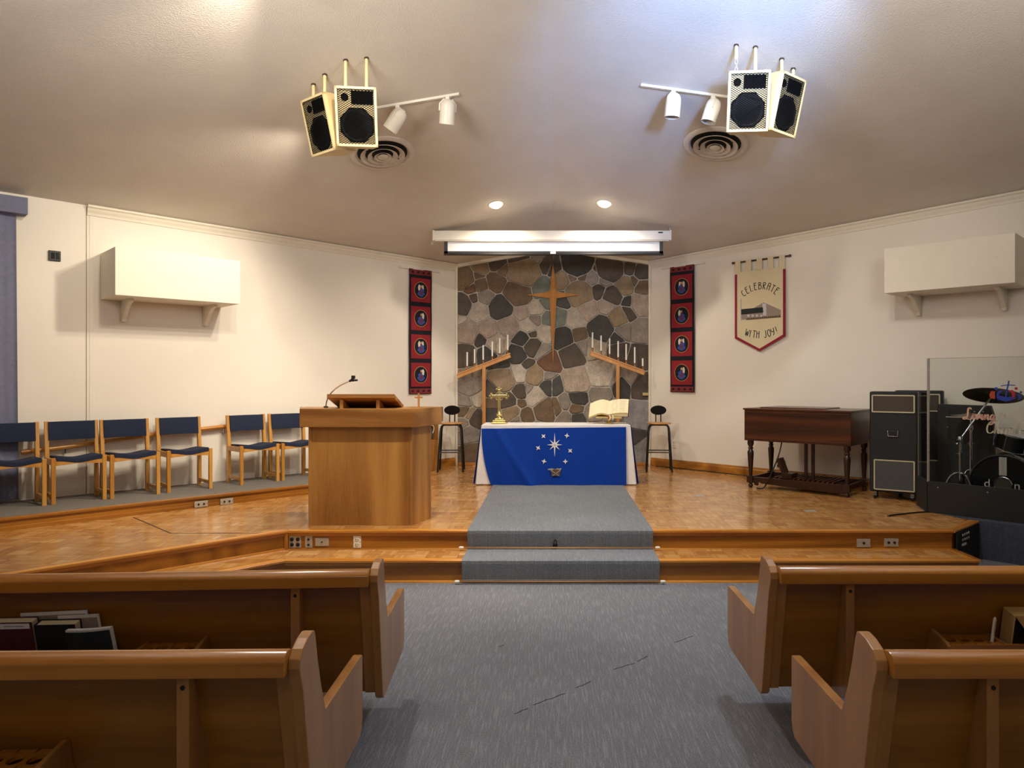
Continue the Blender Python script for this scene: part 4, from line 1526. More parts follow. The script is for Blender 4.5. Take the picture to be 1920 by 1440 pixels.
def tapestry(fn, rz, sA, sB, z0, z1, label, flips):
    e = empty('tapestry_banner', fn(0, 0, 0), rz)
    sg = -1 if rz > 0 else 1
    c = sg * (sA + sB) / 2
    w = abs(sB - sA)
    H = z1 - z0
    off = .03

    def P(x, z):
        return (c + x * w, z0 + z * H)

    def put(name, pts, mat, y, t=.003, parent=None):
        return MB().prism([P(*p) for p in pts], -off - y, -off - y - t, 'y').build(name, M[mat], parent or e)
    MB().grid(lambda u, v: (c + (u - .5) * w, -off + .003 * math.sin(v * 19) + .003 * math.sin(u * 7 + v * 5), z0 + v * H), 6, 30, (0, .004, 0)).build('cloth', M['bannerblack'], e, 0, True)
    put('end_band', [(-.48, .005), (.48, .005), (.48, .043), (-.48, .043)], 'bannerorange', .005)
    put('end_band', [(-.48, .955), (.48, .955), (.48, .995), (-.48, .995)], 'bannerorange', .005)
    for z in (.024, .975):
        for x in (-.36, -.12, .12, .36):
            put('band_motif', [(x - .06, z - .009), (x + .06, z - .009), (x + .04, z + .009), (x - .04, z + .009)], 'bannerblack', .008, .001)
    for k in range(4):
        za, zb_ = .058 + k * .2265, .058 + k * .2265 + .192
        pn = put('red_panel', [(-.43, za), (.43, za), (.43, zb_), (-.43, zb_)], 'bannerred', .005)
        zc = (za + zb_) / 2
        asp = w / H

        def el(rx, rzz, mat, y, name, cx=0, cz=0, par=pn):
            return put(name, ellipse(cx, zc + cz, rx, rzz), mat, y, .0015, par)
        el(.30, .0685, 'gold', .009, 'medallion_rim')
        md = el(.28, .064, 'bannerblack', .011, 'medallion')
        f = flips[k]
        # angel: skirt, body, wings, head
        put('skirt', [(-.17, zc - .03), (-.06, zc + .008), (.06, zc + .008), (.17, zc - .03), (.08, zc - .048), (0, zc - .054), (-.08, zc - .048)], 'angelblue', .013, .001, pn)
        put('gown', [(-.07, zc - .03), (-.05, zc + .02), (.05, zc + .02), (.07, zc - .03), (0, zc - .045)], 'angelplum', .0142, .001, pn)
        put('wing', [(f * .03, zc + .005), (f * .05, zc + .04), (f * .1, zc + .044), (f * .14, zc + .025), (f * .12, zc - .005)], 'angelwing', .0142, .001, pn)
        if k in (1, 3):
            put('wing', [(-f * .03, zc + .005), (-f * .05, zc + .04), (-f * .1, zc + .042), (-f * .12, zc + .01)], 'angelwing', .0142, .001, pn)
        put('sleeve', [(-f * .15, zc), (-f * .04, zc + .016), (f * .02, zc + .0), (-f * .1, zc - .012)], 'angelblue', .0155, .001, pn)
        el(.035, .0095, 'skin', .0155, 'head', 0, .03)
        for x in (-.36, .36):
            for dz in (-.08, .08):
                put('corner_motif', [(x - .03, zc + dz - .006), (x + .03, zc + dz - .006), (x, zc + dz + .008)], 'bannerorange', .009, .001, pn)
    # hanging rail
    MB().box((c - w * (.9 if sg < 0 else .9), -.03, z1 - .01), (c + w * .9, -.004, z1 + .002)).build('hanging_rail', M['trimwhite'], e, 0.002)
    MB().tube(smooth_path([(c - sg * -w * .9, -.02, z1 + .02), (c + sg * w * .9, -.035, z1 - .02), (c + sg * w * .9, -.05, z1 + .03)]), .004, 6).build('hook', M['white'], e, 0, True)
    tag(e, label, 'tapestry')


tapestry(wl, R(45), sw(807), sw(765), 1.40, 3.155, 'red and black tapestry with four angel medallions above the pulpit', (1, -1, 1, -1))
tapestry(wr, R(-45), sw(1259), sw(1304), 1.425, 3.215, 'red and black tapestry with four angel medallions beside the celebrate banner', (1, -1, -1, 1))

# ------------------------------------------------------------------ wall cross
YC = BY - .065
e = empty('wall_cross', (0, YC, 0))
ct, cb_, cm_ = 3.325, 1.815, 2.85
m = MB()
hx, wv = .385, .082
core = .052
outl = [(0, ct), (core, cm_ + .05), (hx, cm_), (core, cm_ - .05), (0, cb_), (-core, cm_ - .05), (-hx, cm_), (-core, cm_ + .05)]
n = len(outl)
vs = [(p[0], .03, p[1]) for p in outl] + [(p[0], .015, p[1]) for p in outl] + [(0, -.02, cm_)]
fs = [list(range(n))] + [(k, (k + 1) % n, n + (k + 1) % n, n + k) for k in range(n)] + [(n + k, n + (k + 1) % n, 2 * n) for k in range(n)]
m.add(vs, fs)
m.build('star_body', M['crossoak'], e)
MB().box((-.03, .025, cm_ - .03), (.03, .066, cm_ + .03)).build('mount_block', M['darkwood'], e)
tag(e, 'long pointed star-shaped wooden cross on the stone wall', 'cross')


# ------------------------------------------------------------------ candle stands
def candle_stand(xp, A, B, cands, label, glabel, D=10.3):
    pa, pb = at(A[0], A[1], D), at(B[0], B[1], D)
    e = empty('candle_stand', (xp, D, STAGE))
    o = Vector((xp, D, STAGE))
    ra, rb = pa - o, pb - o
    d = rb - ra
    f = (0 - ra.x) / d.x
    zt = ra.z + d.z * f
    MB().bar(ra, rb, .075, .055).build('arm', M['crossoak'], e, 0.003)
    MB().bar(ra + Vector((0, -.004, .034)), rb + Vector((0, -.004, .034)), .085, .018).build('arm_ledge', M['crossoak'], e, 0.002)
    MB().box((-.024, -.045, 0.05), (.024, 0.0, zt - .0)).build('post', M['crossoak'], e, 0.003)
    MB().box((-.16, -.1, 0), (.16, .08, .03)).build('foot', M['crossoak'], e, 0.004)
    MB().box((-.05, -.07, .03), (.05, .03, .06)).build('foot_block', M['crossoak'], e, 0.004)
    tag(e, label, 'candle stand')
    for k, (px, hh) in enumerate(cands):
        x = (px - CX) / F * D - xp
        z = ra.z + d.z * (x - ra.x) / d.x + .042
        c = empty('candle', o + Vector((x, -.004, z)))
        MB().lathe([(.02, -.004), (.02, .004), (.009, .012), (.007, .028), (.013, .036), (.014, .055), (.011, .055)], 12).build('holder', M['copper'], c, 0, True)
        if hh:
            MB().lathe([(.0115, .045), (.0115, .045 + hh), (.004, .049 + hh)], 10).build('taper', M['wax'], c, 0, True)
        lab = glabel
        if hh == 0:
            lab = 'empty candle holder at the low end of the slanted candle stand'
        elif hh < .15:
            lab = 'short white candle at the low end of the slanted candle stand'
        tag(c, lab, 'candle', glabel)


candle_stand(-1.0, (858, 706), (957, 667), [(862, 0), (876, .21), (890, .21), (906, .22), (923, .22), (937, .23), (952, .23)],
             'wooden candle stand with an arm rising towards the wall cross, on the pulpit side', 'white taper candle on the stand at the pulpit side')
candle_stand(.937, (1107, 663), (1208, 700), [(1111, .23), (1127, .23), (1143, .235), (1159, .24), (1174, .24), (1190, .24), (1205, .12)],
             'wooden candle stand with an arm rising towards the wall cross, behind the open book', 'white taper candle on the stand behind the open book')
tag(box('name_plaque', (1.322, BY - .045, EYE - 27 / F * BY - .02), (1.405, BY - .02, EYE - 27 / F * BY + .02), M['brass'], None, 0.002), 'small brass plaque on the stone wall behind the stool', 'plaque')

# ------------------------------------------------------------------ altar
AX, AY = .035, 8.53
e = empty('altar_table', (AX, AY, STAGE))
AH = .71
AW = .885
MB().box((-AW, .03, AH - .03), (AW, .58, AH)).build('table_top', M['oak'], e, 0.004)
for sx in (-1, 1):
    for y in (.08, .53):
        MB().box((sx * (AW - .09) - .03, y - .03, 0), (sx * (AW - .09) + .03, y + .03, AH - .03)).build('leg', M['oak_z'], e, 0.003)
tag(e, 'altar table hidden under blue and white cloths', 'altar')
# white undercloth
w = empty('white_altar_cloth', (AX, AY, STAGE))
def wtop(u, v):
    x = -AW - .012 + (2 * AW + .024) * u
    return (x, .01 + .6 * v, AH + .006 + .003 * math.sin(u * 40 + v * 3) * (1 - v))
MB().grid(wtop, 50, 6, (0, 0, -.005)).build('top_sheet', M['whitecloth'], w, 0, True)
def wfront(u, v):
    x = -AW - .012 + (2 * AW + .024) * u
    fl = (1 - v) * .06 * (2 * u - 1)
    return (x + fl, .008 + .012 * math.sin(u * 30) * (1 - v) - .035 * (1 - v), .012 + (AH - .006) * v)
MB().grid(wfront, 60, 8, (0, .004, 0)).build('front_drop', M['whitecloth'], w, 0, True)
for sx in (-1, 1):
    def wside(u, v, sx=sx):
        y = .01 + .6 * u
        return (sx * (AW + .012 + (1 - v) * (.06 + .02 * math.sin(y * 42))), y, .012 + (AH - .006) * v)
    MB().grid(wside, 24, 6, (sx * -.004, 0, 0)).build('side_drop', M['whitecloth'], w, 0, True)
tag(w, 'white undercloth showing at the ends and top edge of the altar', 'altar cloth')
# blue frontal
b = empty('blue_altar_frontal', (AX, AY, STAGE))
def bfront(u, v):
    uu = u
    left = -AW - .008 + (1 - v) ** 2.2 * .115
    right = AW - .045
    x = left + (right - left) * u
    k = (1 - v)
    wave = .022 * k * math.sin(u * 17 + v * 2.2) * (1.2 - u) + .015 * k * k * math.sin(u * 33 + 1) * (1.1 - u)
    diag = .022 * math.exp(-((u - .10 - .20 * (1 - v)) / .028) ** 2)
    z = .008 + (AH - .02 - .02 * (1 - u) * .9) * v
    return (x, -.030 - .045 * k + wave - diag, z)
MB().grid(bfront, 90, 24, (0, .004, 0)).build('front_drop', M['bluecloth'], b, 0, True)
for sx in (-1, 1):
    def bside(u, v, sx=sx):
        y = .03 + .55 * u
        return (sx * (AW + .02 + (1 - v) * (.072 + .02 * math.sin(y * 42))), y, .01 + (AH - .02) * v)
    MB().grid(bside, 20, 6, (sx * .003, 0, 0)).build('side_drop', M['bluecloth'], b, 0, True)


def star(cx, cz, pts_r, rot, name, y):
    n = len(pts_r)
    poly = [(cx + r * math.sin(rot + 2 * math.pi * k / n), cz + r * math.cos(rot + 2 * math.pi * k / n)) for k, r in enumerate(pts_r)]
    MB().prism(poly, y, y - .003, 'y').build(name, M['whitecloth'], b)


def fpix(px, py, D=8.47):
    p = at(px, py, D)
    return p.x - AX, p.z - STAGE


def fy_(cx, cz):
    u = (cx + AW) / (2 * AW)
    v = max(0, min(1, cz / AH))
    return bfront(u, v)[1] - .006


x, z = fpix(1040, 834)
big = []
for k in range(8):
    big += [[.145, .063, .095, .066][k % 4] if k % 4 != 0 else .145, .022]
big = [.145, .025, .085, .025, .092, .025, .085, .025, .145, .025, .085, .025, .092, .025, .085, .025]
star(x, z, big, 0, 'large_star', fy_(x, z) - .006)
MB().lathe([(.016, 0), (.014, .004), (.004, .006)], 10, Matrix.Translation((x, fy_(x, z) - .009, z)) @ Matrix.Rotation(R(90), 4, 'X')).build('star_centre', M['lav'], b)
for i, (px, py, rot) in enumerate(((1019, 818, 45), (1063, 817, 8), (1009, 840, 35), (1069, 845, 45), (1020, 865, 12), (1060, 865, 0))):
    x, z = fpix(px, py)
    star(x, z, [.033, .0125] * 4, R(rot), 'small_star', fy_(x, z) - .008)
x, z = fpix(1042, 885)
y = fy_(x, z) - .012
m = MB()
m.prism([(x - .064, z + .035), (x + .064, z + .035), (x + .045, z - .045), (x - .045, z - .045)], y, y - .004, 'y')
m.build('manger', M['brown'], b)
m = MB()
m.prism([(x - .062, z + .02), (x - .052, z + .03), (x + .048, z - .04), (x + .036, z - .044)], y - .004, y - .007, 'y')
m.prism([(x + .062, z + .02), (x + .052, z + .03), (x - .048, z - .04), (x - .036, z - .044)], y - .004, y - .007, 'y')
m.build('manger_legs', M['taupe'], b)
m = MB()
for k in range(34):
    a0 = random.uniform(-.06, .06)
    m.bar((x + a0, y - .005, z + .034 + random.uniform(-.008, .008)), (x + a0 * 1.25 + random.uniform(-.03, .03), y - .009, z + .038 + random.uniform(-.01, .014)), .004, .003)
st_ = m.build('straw', M['piping'], b)
st_['kind'] = 'stuff'
tag(b, 'royal blue altar frontal with white stars and a straw manger', 'altar cloth')

# brass cross
p = at(936, 795, 8.85)
e = empty('brass_cross', (p.x, 8.85, STAGE + AH + .008))
m = MB()
m.box((-.10, -.06, 0), (.10, .06, .02))
m.box((-.08, -.05, .02), (.08, .05, .045))
m.box((-.055, -.04, .045), (.055, .04, .065))
m.build('base', M['brass'], e, 0.004)
MB().lathe([(.045, .062), (.03, .075), (.022, .09), (.035, .105), (.04, .12), (.022, .135), (.017, .15)], 16).build('knop', M['brass'], e, 0, True)
m = MB()
m.box((-.019, -.011, .14), (.019, .011, .43))
m.box((-.095, -.0125, .325), (.095, .0125, .36))
m.build('cross_body', M['brass'], e, 0.004)
m = MB()
def ball(cx, cz, r):
    m.lathe([(.001, -.012), (r * .8, -.011), (r, 0), (r * .8, .011), (.001, .012)], 12, Matrix.Translation((cx, 0, cz)) @ Matrix.Rotation(R(90), 4, 'X'))
for (tx_, tz_, dx, dz) in ((0, .43, 0, 1), (.095, .3425, 1, 0), (-.095, .3425, -1, 0)):
    for k in (-1, 0, 1):
        qx = tx_ + dx * (.018 if k == 0 else .0) + (dz * k * .026)
        qz = tz_ + dz * (.018 if k == 0 else .0) + (dx * k * .026)
        ball(qx, qz, .019)
m.build('trefoil_ends', M['brass'], e, 0, True)
MB().tube([(.05 * math.cos(2 * math.pi * k / 20), 0, .3425 + .05 * math.sin(2 * math.pi * k / 20)) for k in range(20)], .006, 6, True).build('ring', M['brass'], e, 0, True)
tag(e, 'ornate brass altar cross with trefoil ends', 'cross')

# open bible on a stand
p = at(1142, 797, 8.86)
e = empty('book_stand', (p.x, 8.86, STAGE + AH + .008), R(-8))
MB().lathe([(.06, 0), (.06, .008), (.03, .016), (.018, .03), (.026, .045), (.03, .06), (.016, .075), (.014, .121)], 16).build('base', M['brass'], e, 0, True)
Mt = Matrix.Translation((0, .0, .135)) @ Matrix.Rotation(R(38), 4, 'X')
MB().box((-.16, -.09, -.008), (.16, .15, .0), Mt).build('rest', M['crossoak'], e, 0.003)
MB().box((-.16, -.1, -.008), (.16, -.086, .018), Mt).build('ledge', M['brass'], e, 0.003)
tag(e, 'brass book stand holding the open bible on the altar', 'book stand')
e2 = empty('open_bible', (p.x, 8.86, STAGE + AH + .008), R(-8))
def pg(u, v):
    x = -.25 + .49 * u
    dx = abs(x) / .245
    z = .004 + .045 * math.sin(min(1, dx * 1.0 + .0) * math.pi * .6) ** .7 * (1 - .25 * dx)
    if x < 0:
        z -= .12 * max(0, dx - .35) ** 1.2
    y = -.082 + .26 * v
    return Mt @ Vector((x, y, z + .036))
MB().grid(pg, 30, 4, Mt.to_3x3() @ Vector((0, 0, -.006))).build('upper_pages', M['page'], e2, 0, True)
def pg2(u, v):
    q = Mt.inverted() @ pg(u, v)
    return Mt @ Vector((q.x * 1.0, q.y, max(q.z * .5 - .004, .001) if q.x > -.12 else q.z - .012))
MB().grid(lambda u, v: Mt @ Vector((lambda q: (q.x, q.y - .001, q.z - .0055))(Mt.inverted() @ pg(u, v))), 30, 4, Mt.to_3x3() @ Vector((0, 0, -.022))).build('page_block', plain('page_edges', '#d9c184', 0.8, var=.1, scale=60), e2, 0, True)
MB().box((.0, -.084, .0), (.245, .18, .008), Mt).build('cover', M['maroon'], e2, 0.002)
und = []
for k in range(13):
    xx = .004 + (.236 - .004) * k / 12
    q_ = Mt.inverted() @ pg((xx + .25) / .49, .5)
    und.append((xx, q_.z - .020))
MB().prism([(.004, .006), (.236, .006)] + und[::-1], -.081, .176, 'y', Mt).build('lower_pages', M['page'], e2)
m = MB()
for k in range(9):
    for cxx in (.07, .165):
        z0 = .16 - k * .026
        wv_ = random.uniform(.055, .075)
        q = [pg((cxx + dxx + .25) / .49, (z0 + dyy + .085) / .26) for dxx, dyy in ((-wv_ / 2, 0), (wv_ / 2, 0), (wv_ / 2, -.007), (-wv_ / 2, -.007))]
        nn = Mt.to_3x3() @ Vector((0, 0, .0012))
        m.add([v + nn * .3 for v in q] + [v + nn for v in q], [(0, 1, 2, 3), (4, 7, 6, 5), (0, 4, 5, 1), (1, 5, 6, 2), (2, 6, 7, 3), (3, 7, 4, 0)])
m.build('print_lines', plain('faded_print', '#c9c4b0', .9), e2)
for dx, mt in ((.0, 'bookred'), (.018, 'white'), (.055, 'page')):
    MB().grid(lambda u, v, dx=dx: (dx - .015 + .012 * u + .012 * math.sin(v * 3), -.096 - .012 * math.sin(v * 4), .112 - .06 * v), 2, 6, (0, .001, 0)).build('ribbon', M[mt], e2, 0, True)
tag(e2, 'open bible with cream pages and ribbons on the altar stand', 'book')


# ------------------------------------------------------------------ bar stools
def make_stool():
    e = empty('bar_stool')
    H = .67
    MB().lathe([(.165, H - .018), (.172, H - .009), (.165, H)], 28).build('seat', M['crossoak'], e, 0, True)
    for k in range(2):
        a = R(0)
        yy = (-.11, .11)[k]
        pts = smooth_path([(-.172, yy * 1.6, 0), (-.146, yy * 1.25, .45), (-.135, yy, H - .08), (-.10, yy, H - .03), (0, yy, H - .026), (.10, yy, H - .03), (.135, yy, H - .08), (.146, yy * 1.25, .45), (.172, yy * 1.6, 0)], 5)
        MB().tube(pts, .0125, 10).build('leg_frame', M['black'], e, 0, True)
    fr = [(-.156, -.154), (.156, -.154), (.156, .154), (-.156, .154)]
    m = MB()
    for k in range(4):
        p, q = fr[k], fr[(k + 1) % 4]
        m.tube([(p[0], p[1], .27), (q[0], q[1], .27)], .008, 8)
    m.build('foot_rail', M['black'], e, 0, True)
    for sx in (-1, 1):
        MB().tube(smooth_path([(sx * .035, .12, H - .03), (sx * .035, .165, H), (sx * .035, .172, H + .1), (sx * .035, .168, H + .17)], 4), .008, 8).build('back_post', M['black'], e, 0, True)

    def bk(u, v):
        a = 2 * math.pi * u
        r = v
        x = .112 * r * math.cos(a)
        return (x, .160 - .6 * x * x, H + .165 + .067 * r * math.sin(a))
    MB().grid(bk, 28, 4, (0, .012, 0)).build('backrest', M['blackgloss'], e, 0.0, True)
    return e


st = make_stool()
st.location = (-1.415, 9.86, STAGE)
st.rotation_euler = (0, 0, R(4))
tag(st, 'black bar stool with round wooden seat, on the pulpit side of the altar', 'stool', 'bar stools flanking the stone wall')
s2 = copy_tree(st)
s2.location = (1.47, 9.86, STAGE)
s2.rotation_euler = (0, 0, R(-6))
tag(s2, 'black bar stool with round wooden seat, on the organ side of the altar', 'stool')

# cable along the right wall
m = MB()
m.tube(smooth_path([wr(s, .05 + .012 * math.sin(s * 5), STAGE + .007) for s in (.15, .5, .9, 1.3, 1.7, 2.1, 2.5, 3.0)], 5), .006, 6)
tag(m.build('floor_cable', M['black'], None, 0, True), 'black cable lying along the oak baseboard behind the organ', 'cable')
m = MB()
m.tube(smooth_path([(3.578, 6.747, STAGE + .011), (3.48, 6.735, STAGE + .008), (3.3, 6.66, STAGE + .008), (3.10, 6.56, STAGE + .008)], 6), .007, 6)
ob = m.build('instrument_cable', M['black'], None, 0, True)
MB().tube([(3.10, 6.56, STAGE + .008), (3.075, 6.548, STAGE + .009)], .008, 8).build('plug', M['brass'], ob, 0, True)
tag(ob, 'black instrument cable with brass plug on the parquet by the drum screen', 'cable')

# ------------------------------------------------------------------ organ
ang = math.atan2(7.615 - 8.33, 3.16 - 2.32)
e = empty('organ', (2.32, 8.33, STAGE), ang)
L, DP = 1.10, .60
z0, z1 = .89 - STAGE, 1.268 - STAGE
MB().box((-.055, -.05, z0), (L + .055, DP + .03, z1 - .02)).build('case', M['organ'], e, 0.004)
MB().box((-.068, -.062, z1 - .02), (L + .068, DP + .04, z1)).build('lid', M['organ'], e, 0.004)
m = MB()
for (a_, b_) in (((-.03, z0 + .02), (L + .03, z0 + .035)), ((-.03, z1 - .05), (L + .03, z1 - .035))):
    m.box((a_[0], -.056, a_[1]), (b_[0], -.049, b_[1]))
m.build('case_moulding', M['organ'], e, 0.002)
MB().box((.08, .08, z1), (L * .75, DP, z1 + .012)).build('music_shelf', M['organ'], e, 0.002)
legp = [(.018, 0), (.026, .012), (.03, .03), (.018, .05), (.032, .06), (.032, .13), (.022, .14), (.026, .2), (.038, .38), (.04, .42), (.024, .45), (.036, .465), (.024, .48), (.04, .51), (.04, z0)]
for x in (.0, L):
    for y in (.0, DP - .02):
        MB().lathe([(r * .92, z) for r, z in legp], 14, Matrix.Translation((x, y, 0))).build('leg', M['organdark'], e, 0, True)
        MB().box((x - .034, y - .034, .06), (x + .034, y + .034, .14)).build('leg_block', M['organdark'], e, 0.003)
MB().prism([(.03, .13), (.05, .04), (.09, .03), (.1, .08), (.14, .06), (L - .14, .035), (L - .03, .035), (L - .03, .13)], -.015, .015, 'y').build('front_stretcher', M['organdark'], e, 0.003)
MB().box((.03, DP - .04, .06), (L - .03, DP - .01, .13)).build('rear_stretcher', M['organdark'], e, 0.003)
for x in (.0, L):
    MB().box((x - .015, .03, .07), (x + .015, DP - .04, .13)).build('side_stretcher', M['organdark'], e, 0.003)
pb = MB().box((.2, .06, .07), (L - .12, .52, .11)).build('pedal_board', M['organdark'], e, 0.003)
for k in range(13):
    MB().box((.24 + k * .055, .10, .11), (.262 + k * .055, .50, .135)).build('pedal', M['organ'], e)
for x in (.55, .63):
    MB().box((x, .22, .1), (x + .03, .26, z0)).build('pedal_strut', M['organdark'], e, 0.002)
Mx = Matrix.Translation((.38, .1, .1)) @ Matrix.Rotation(R(-22), 4, 'Y')
MB().box((-.015, 0, .0), (.015, .15, .27), Mx).build('expression_pedal', M['organ'], e, 0.004)
MB().box((.34, .08, .1), (.46, .26, .19)).build('expression_box', M['organdark'], e, 0.003)
MB().tube(smooth_path([(.36, .05, z0 + .02), (.34, .0, .4), (.26, -.06, .15), (.20, -.075, .03), (.15, -.075, .012), (.10, -.05, .009)], 6), .008, 8).build('power_cable', M['black'], e, 0, True)
tag(e, 'dark walnut electric organ console with turned legs', 'organ')

# ------------------------------------------------------------------ tall speaker cabinets
def cabinet(loc, rz, w, d, h, label):
    e = empty('speaker_cabinet', loc, rz)
    c = .075
    MB().box((0, 0, c), (w, d, h)).build('body', M['tolex'], e, 0.02, False, segs=3)
    for (za, zb_, xa, xb, gm) in ((h - .215, h - .04, .03, w - .03, 'grille'), (c + .03, c + .34, .05, w - .03, 'greygrille')):
        g = MB().box((xa, -.006, za), (xb, .01, zb_)).build('grille', M[gm], e)
        m = MB()
        for p, q in (((xa, za), (xb, za)), ((xb, za), (xb, zb_)), ((xb, zb_), (xa, zb_)), ((xa, zb_), (xa, za))):
            m.bar((p[0], -.007, p[1]), (q[0], -.007, q[1]), .012, .009, (0, 1, 0.001))
        m.build('piping', M['piping'], e)
    hz = h - .44
    MB().tube([(w / 2 - .05, -.003, hz + .03), (w / 2 - .045, -.02, hz - .03), (w / 2 + .045, -.02, hz - .03), (w / 2 + .05, -.003, hz + .03)], .006, 8).build('handle', M['chrome'], e, 0, True)
    MB().box((w / 2 - .055, -.004, hz - .025), (w / 2 + .055, .004, hz + .025)).build('handle_cup', M['black'], e, 0.002)
    for x in (.05, w - .05):
        for y in (.05, d - .05):
            MB().lathe([(.03, -.012), (.03, .012)], 14, Matrix.Translation((x, y, .03)) @ Matrix.Rotation(R(90), 4, 'Y')).build('caster', M['black'], e)
            MB().box((x - .015, y - .015, .03), (x + .015, y + .015, c + .004)).build('caster_fork', M['steel'], e)
    tag(e, label, 'speaker')
    return e


ca = math.atan2(-.25, .385)
cabinet((3.38, 7.58, STAGE), ca, .46, .22, 1.14, 'tall black speaker cabinet with cream piped grilles beside the organ')
cabinet((3.699, 7.684, STAGE), ca, .46, .19, 1.15, 'second black speaker cabinet with cream piping half hidden behind the first')
# black amplifier behind the drums
e = empty('amplifier', (3.96, 7.31, STAGE + .004), R(-45))
MB().prism([(0, 0), (.50, 0), (.50, .9), (.47, 1.005), (0, 1.01)], 0, .10, 'y').build('body', M['blackboard'], e, 0.006)
MB().box((.03, -.004, .05), (.47, .004, .6)).build('grille', M['tolex'], e)
MB().box((.08, -.005, .878), (.36, .002, .888)).build('control_strip', M['steel'], e)
MB().lathe([(.012, 0), (.01, .015)], 12, Matrix.Translation((.1, -.002, .78)) @ Matrix.Rotation(R(90), 4, 'X')).build('knob', M['chrome'], e)
tag(e, 'large black amplifier cabinet against the wall behind the drums', 'amplifier')

# ------------------------------------------------------------------ drum screen
HX, HY = 3.585, 6.775
e = empty('drum_screen', (HX, HY, STAGE + .004), R(-44.5))
PH, BH, PW = 1.465, .295, .95
ZS_ = 0
g1 = MB().box((.012, -.003, BH - .01), (PW, .003, PH)).build('clear_panel', M['acrylic'], e)
MB().box((.0, -.022, 0), (PW, -.004, BH)).build('base_board', M['blackboard'], e, 0.003)
for x in (.09, .5, .86):
    MB().lathe([(.009, 0), (.007, .004)], 10, Matrix.Translation((x, -.022, BH - .05)) @ Matrix.Rotation(R(90), 4, 'X')).build('bolt', M['chrome'], e)
m = MB().box((PW + .012, -.003, BH - .01), (2 * PW, .003, PH)).build('clear_panel', M['acrylic'], e)
MB().box((PW + .01, -.022, 0), (2 * PW, -.004, BH)).build('base_board', M['blackboard'], e, 0.003)
MB().tube([(0, -.002, BH - .01), (0, -.002, PH)], .012, 10).build('hinge', M['hinge'], e, 0, True)
MB().tube([(PW + .006, -.002, BH - .01), (PW + .006, -.002, PH)], .012, 10).build('hinge', M['hinge'], e, 0, True)
# folded return panel going back towards the wall
sd = Vector((3.69 - HX, 7.17 - HY, 0)).normalized()
rl = Matrix.Rotation(R(44.5), 4, 'Z') @ sd
Mr = Matrix.Rotation(math.atan2(rl.y, rl.x), 4, 'Z')
MB().box((.012, -.003, BH - .01), (.40, .003, PH - .33), Mr).build('return_panel', M['acrylic'], e)
MB().box((.012, -.002, 0), (.40, .016, BH), Mr).build('return_board', M['blackboard'], e, 0.003)
MB().tube([Mr @ Vector((.40, 0, BH)), Mr @ Vector((.40, 0, PH - .33))], .005, 8).build('panel_edge', M['hinge'], e)
MB().tube([(.0, 0, PH), (PW, 0, PH)], .0018, 6).build('panel_edge', M['hinge'], e)

# script lettering on the panel
SCR = {
    'L': ([[(.62, .86), (.5, 1.0), (.36, .92), (.34, .66), (.36, .34), (.24, .06), (.06, .02), (.02, .14), (.16, .2), (.36, .06), (.6, .0), (.74, .1)]], .70),
    'i': ([[(.0, .12), (.1, .3), (.16, .46), (.14, .2), (.2, .03), (.34, .14)], [(.2, .66), (.22, .70)]], .32),
    'v': ([[(.0, .3), (.1, .44), (.16, .3), (.2, .02), (.36, .3), (.38, .46), (.46, .42)]], .44),
    'n': ([[(.0, .2), (.1, .46), (.1, .2), (.08, .02), (.16, .3), (.3, .46), (.36, .34), (.34, .12), (.4, .02), (.52, .12)]], .50),
    'g': ([[(.36, .4), (.2, .46), (.06, .26), (.12, .04), (.26, .1), (.36, .4), (.34, .0), (.28, -.3), (.12, -.38), (.08, -.24), (.28, -.06), (.5, .12)]], .48),
    'C': ([[(.66, .8), (.62, .98), (.44, 1.0), (.18, .76), (.08, .4), (.18, .08), (.44, .02), (.66, .2)]], .66),
    'h': ([[(.04, .1), (.24, .7), (.24, 1.0), (.14, .92), (.1, .4), (.08, .02), (.18, .34), (.3, .46), (.36, .34), (.34, .12), (.4, .02), (.5, .1)]], .48),
    'u': ([[(.0, .2), (.1, .46), (.08, .16), (.18, .02), (.32, .16), (.38, .46), (.36, .16), (.42, .02), (.54, .12)]], .50),
    'r': ([[(.0, .16), (.12, .52), (.16, .42), (.3, .42), (.28, .16), (.34, .02), (.44, .12)]], .40),
    'c': ([[(.36, .38), (.26, .46), (.08, .3), (.1, .06), (.24, .02), (.42, .14)]], .38),
}


def script(word, x, z, h, mat, name, wd=.013, xe=None):
    m = MB()
    tot = sum(.3 if c == ' ' else SCR[c][1] for c in word) * h
    kx = 1.0 if xe is None else (xe - x) / tot
    xs_ = x
    for c in word:
        if c == ' ':
            x += .3 * h
            continue
        sts, adv = SCR[c]
        for st in sts:
            pts = smooth_path([(p[0] + .12 * p[1], p[1], 0) for p in st], 5) if len(st) > 2 else [Vector((p[0] + .12 * p[1], p[1], 0)) for p in st]
            m = MB()
            ribbon(m, [(xs_ + (x - xs_ + p.x * h) * kx, z + p.y * h) for p in pts], wd, -.004, .001, None, True)
            m.build('letter' if len(st) > 2 else 'letter_dot', M[mat], e)
        x += adv * h
    return x


Mi = Matrix.Rotation(R(44.5), 4, 'Z')


def onpanel(px, py):
    u = (px - CX) / F
    c, s = math.cos(R(-44.5)), math.sin(R(-44.5))
    # (HX + c t) = u (HY + s t)
    t = (u * HY - HX) / (c - u * s)
    D = HY + s * t
    return t, EYE + (CY - py) / F * D - STAGE - .004


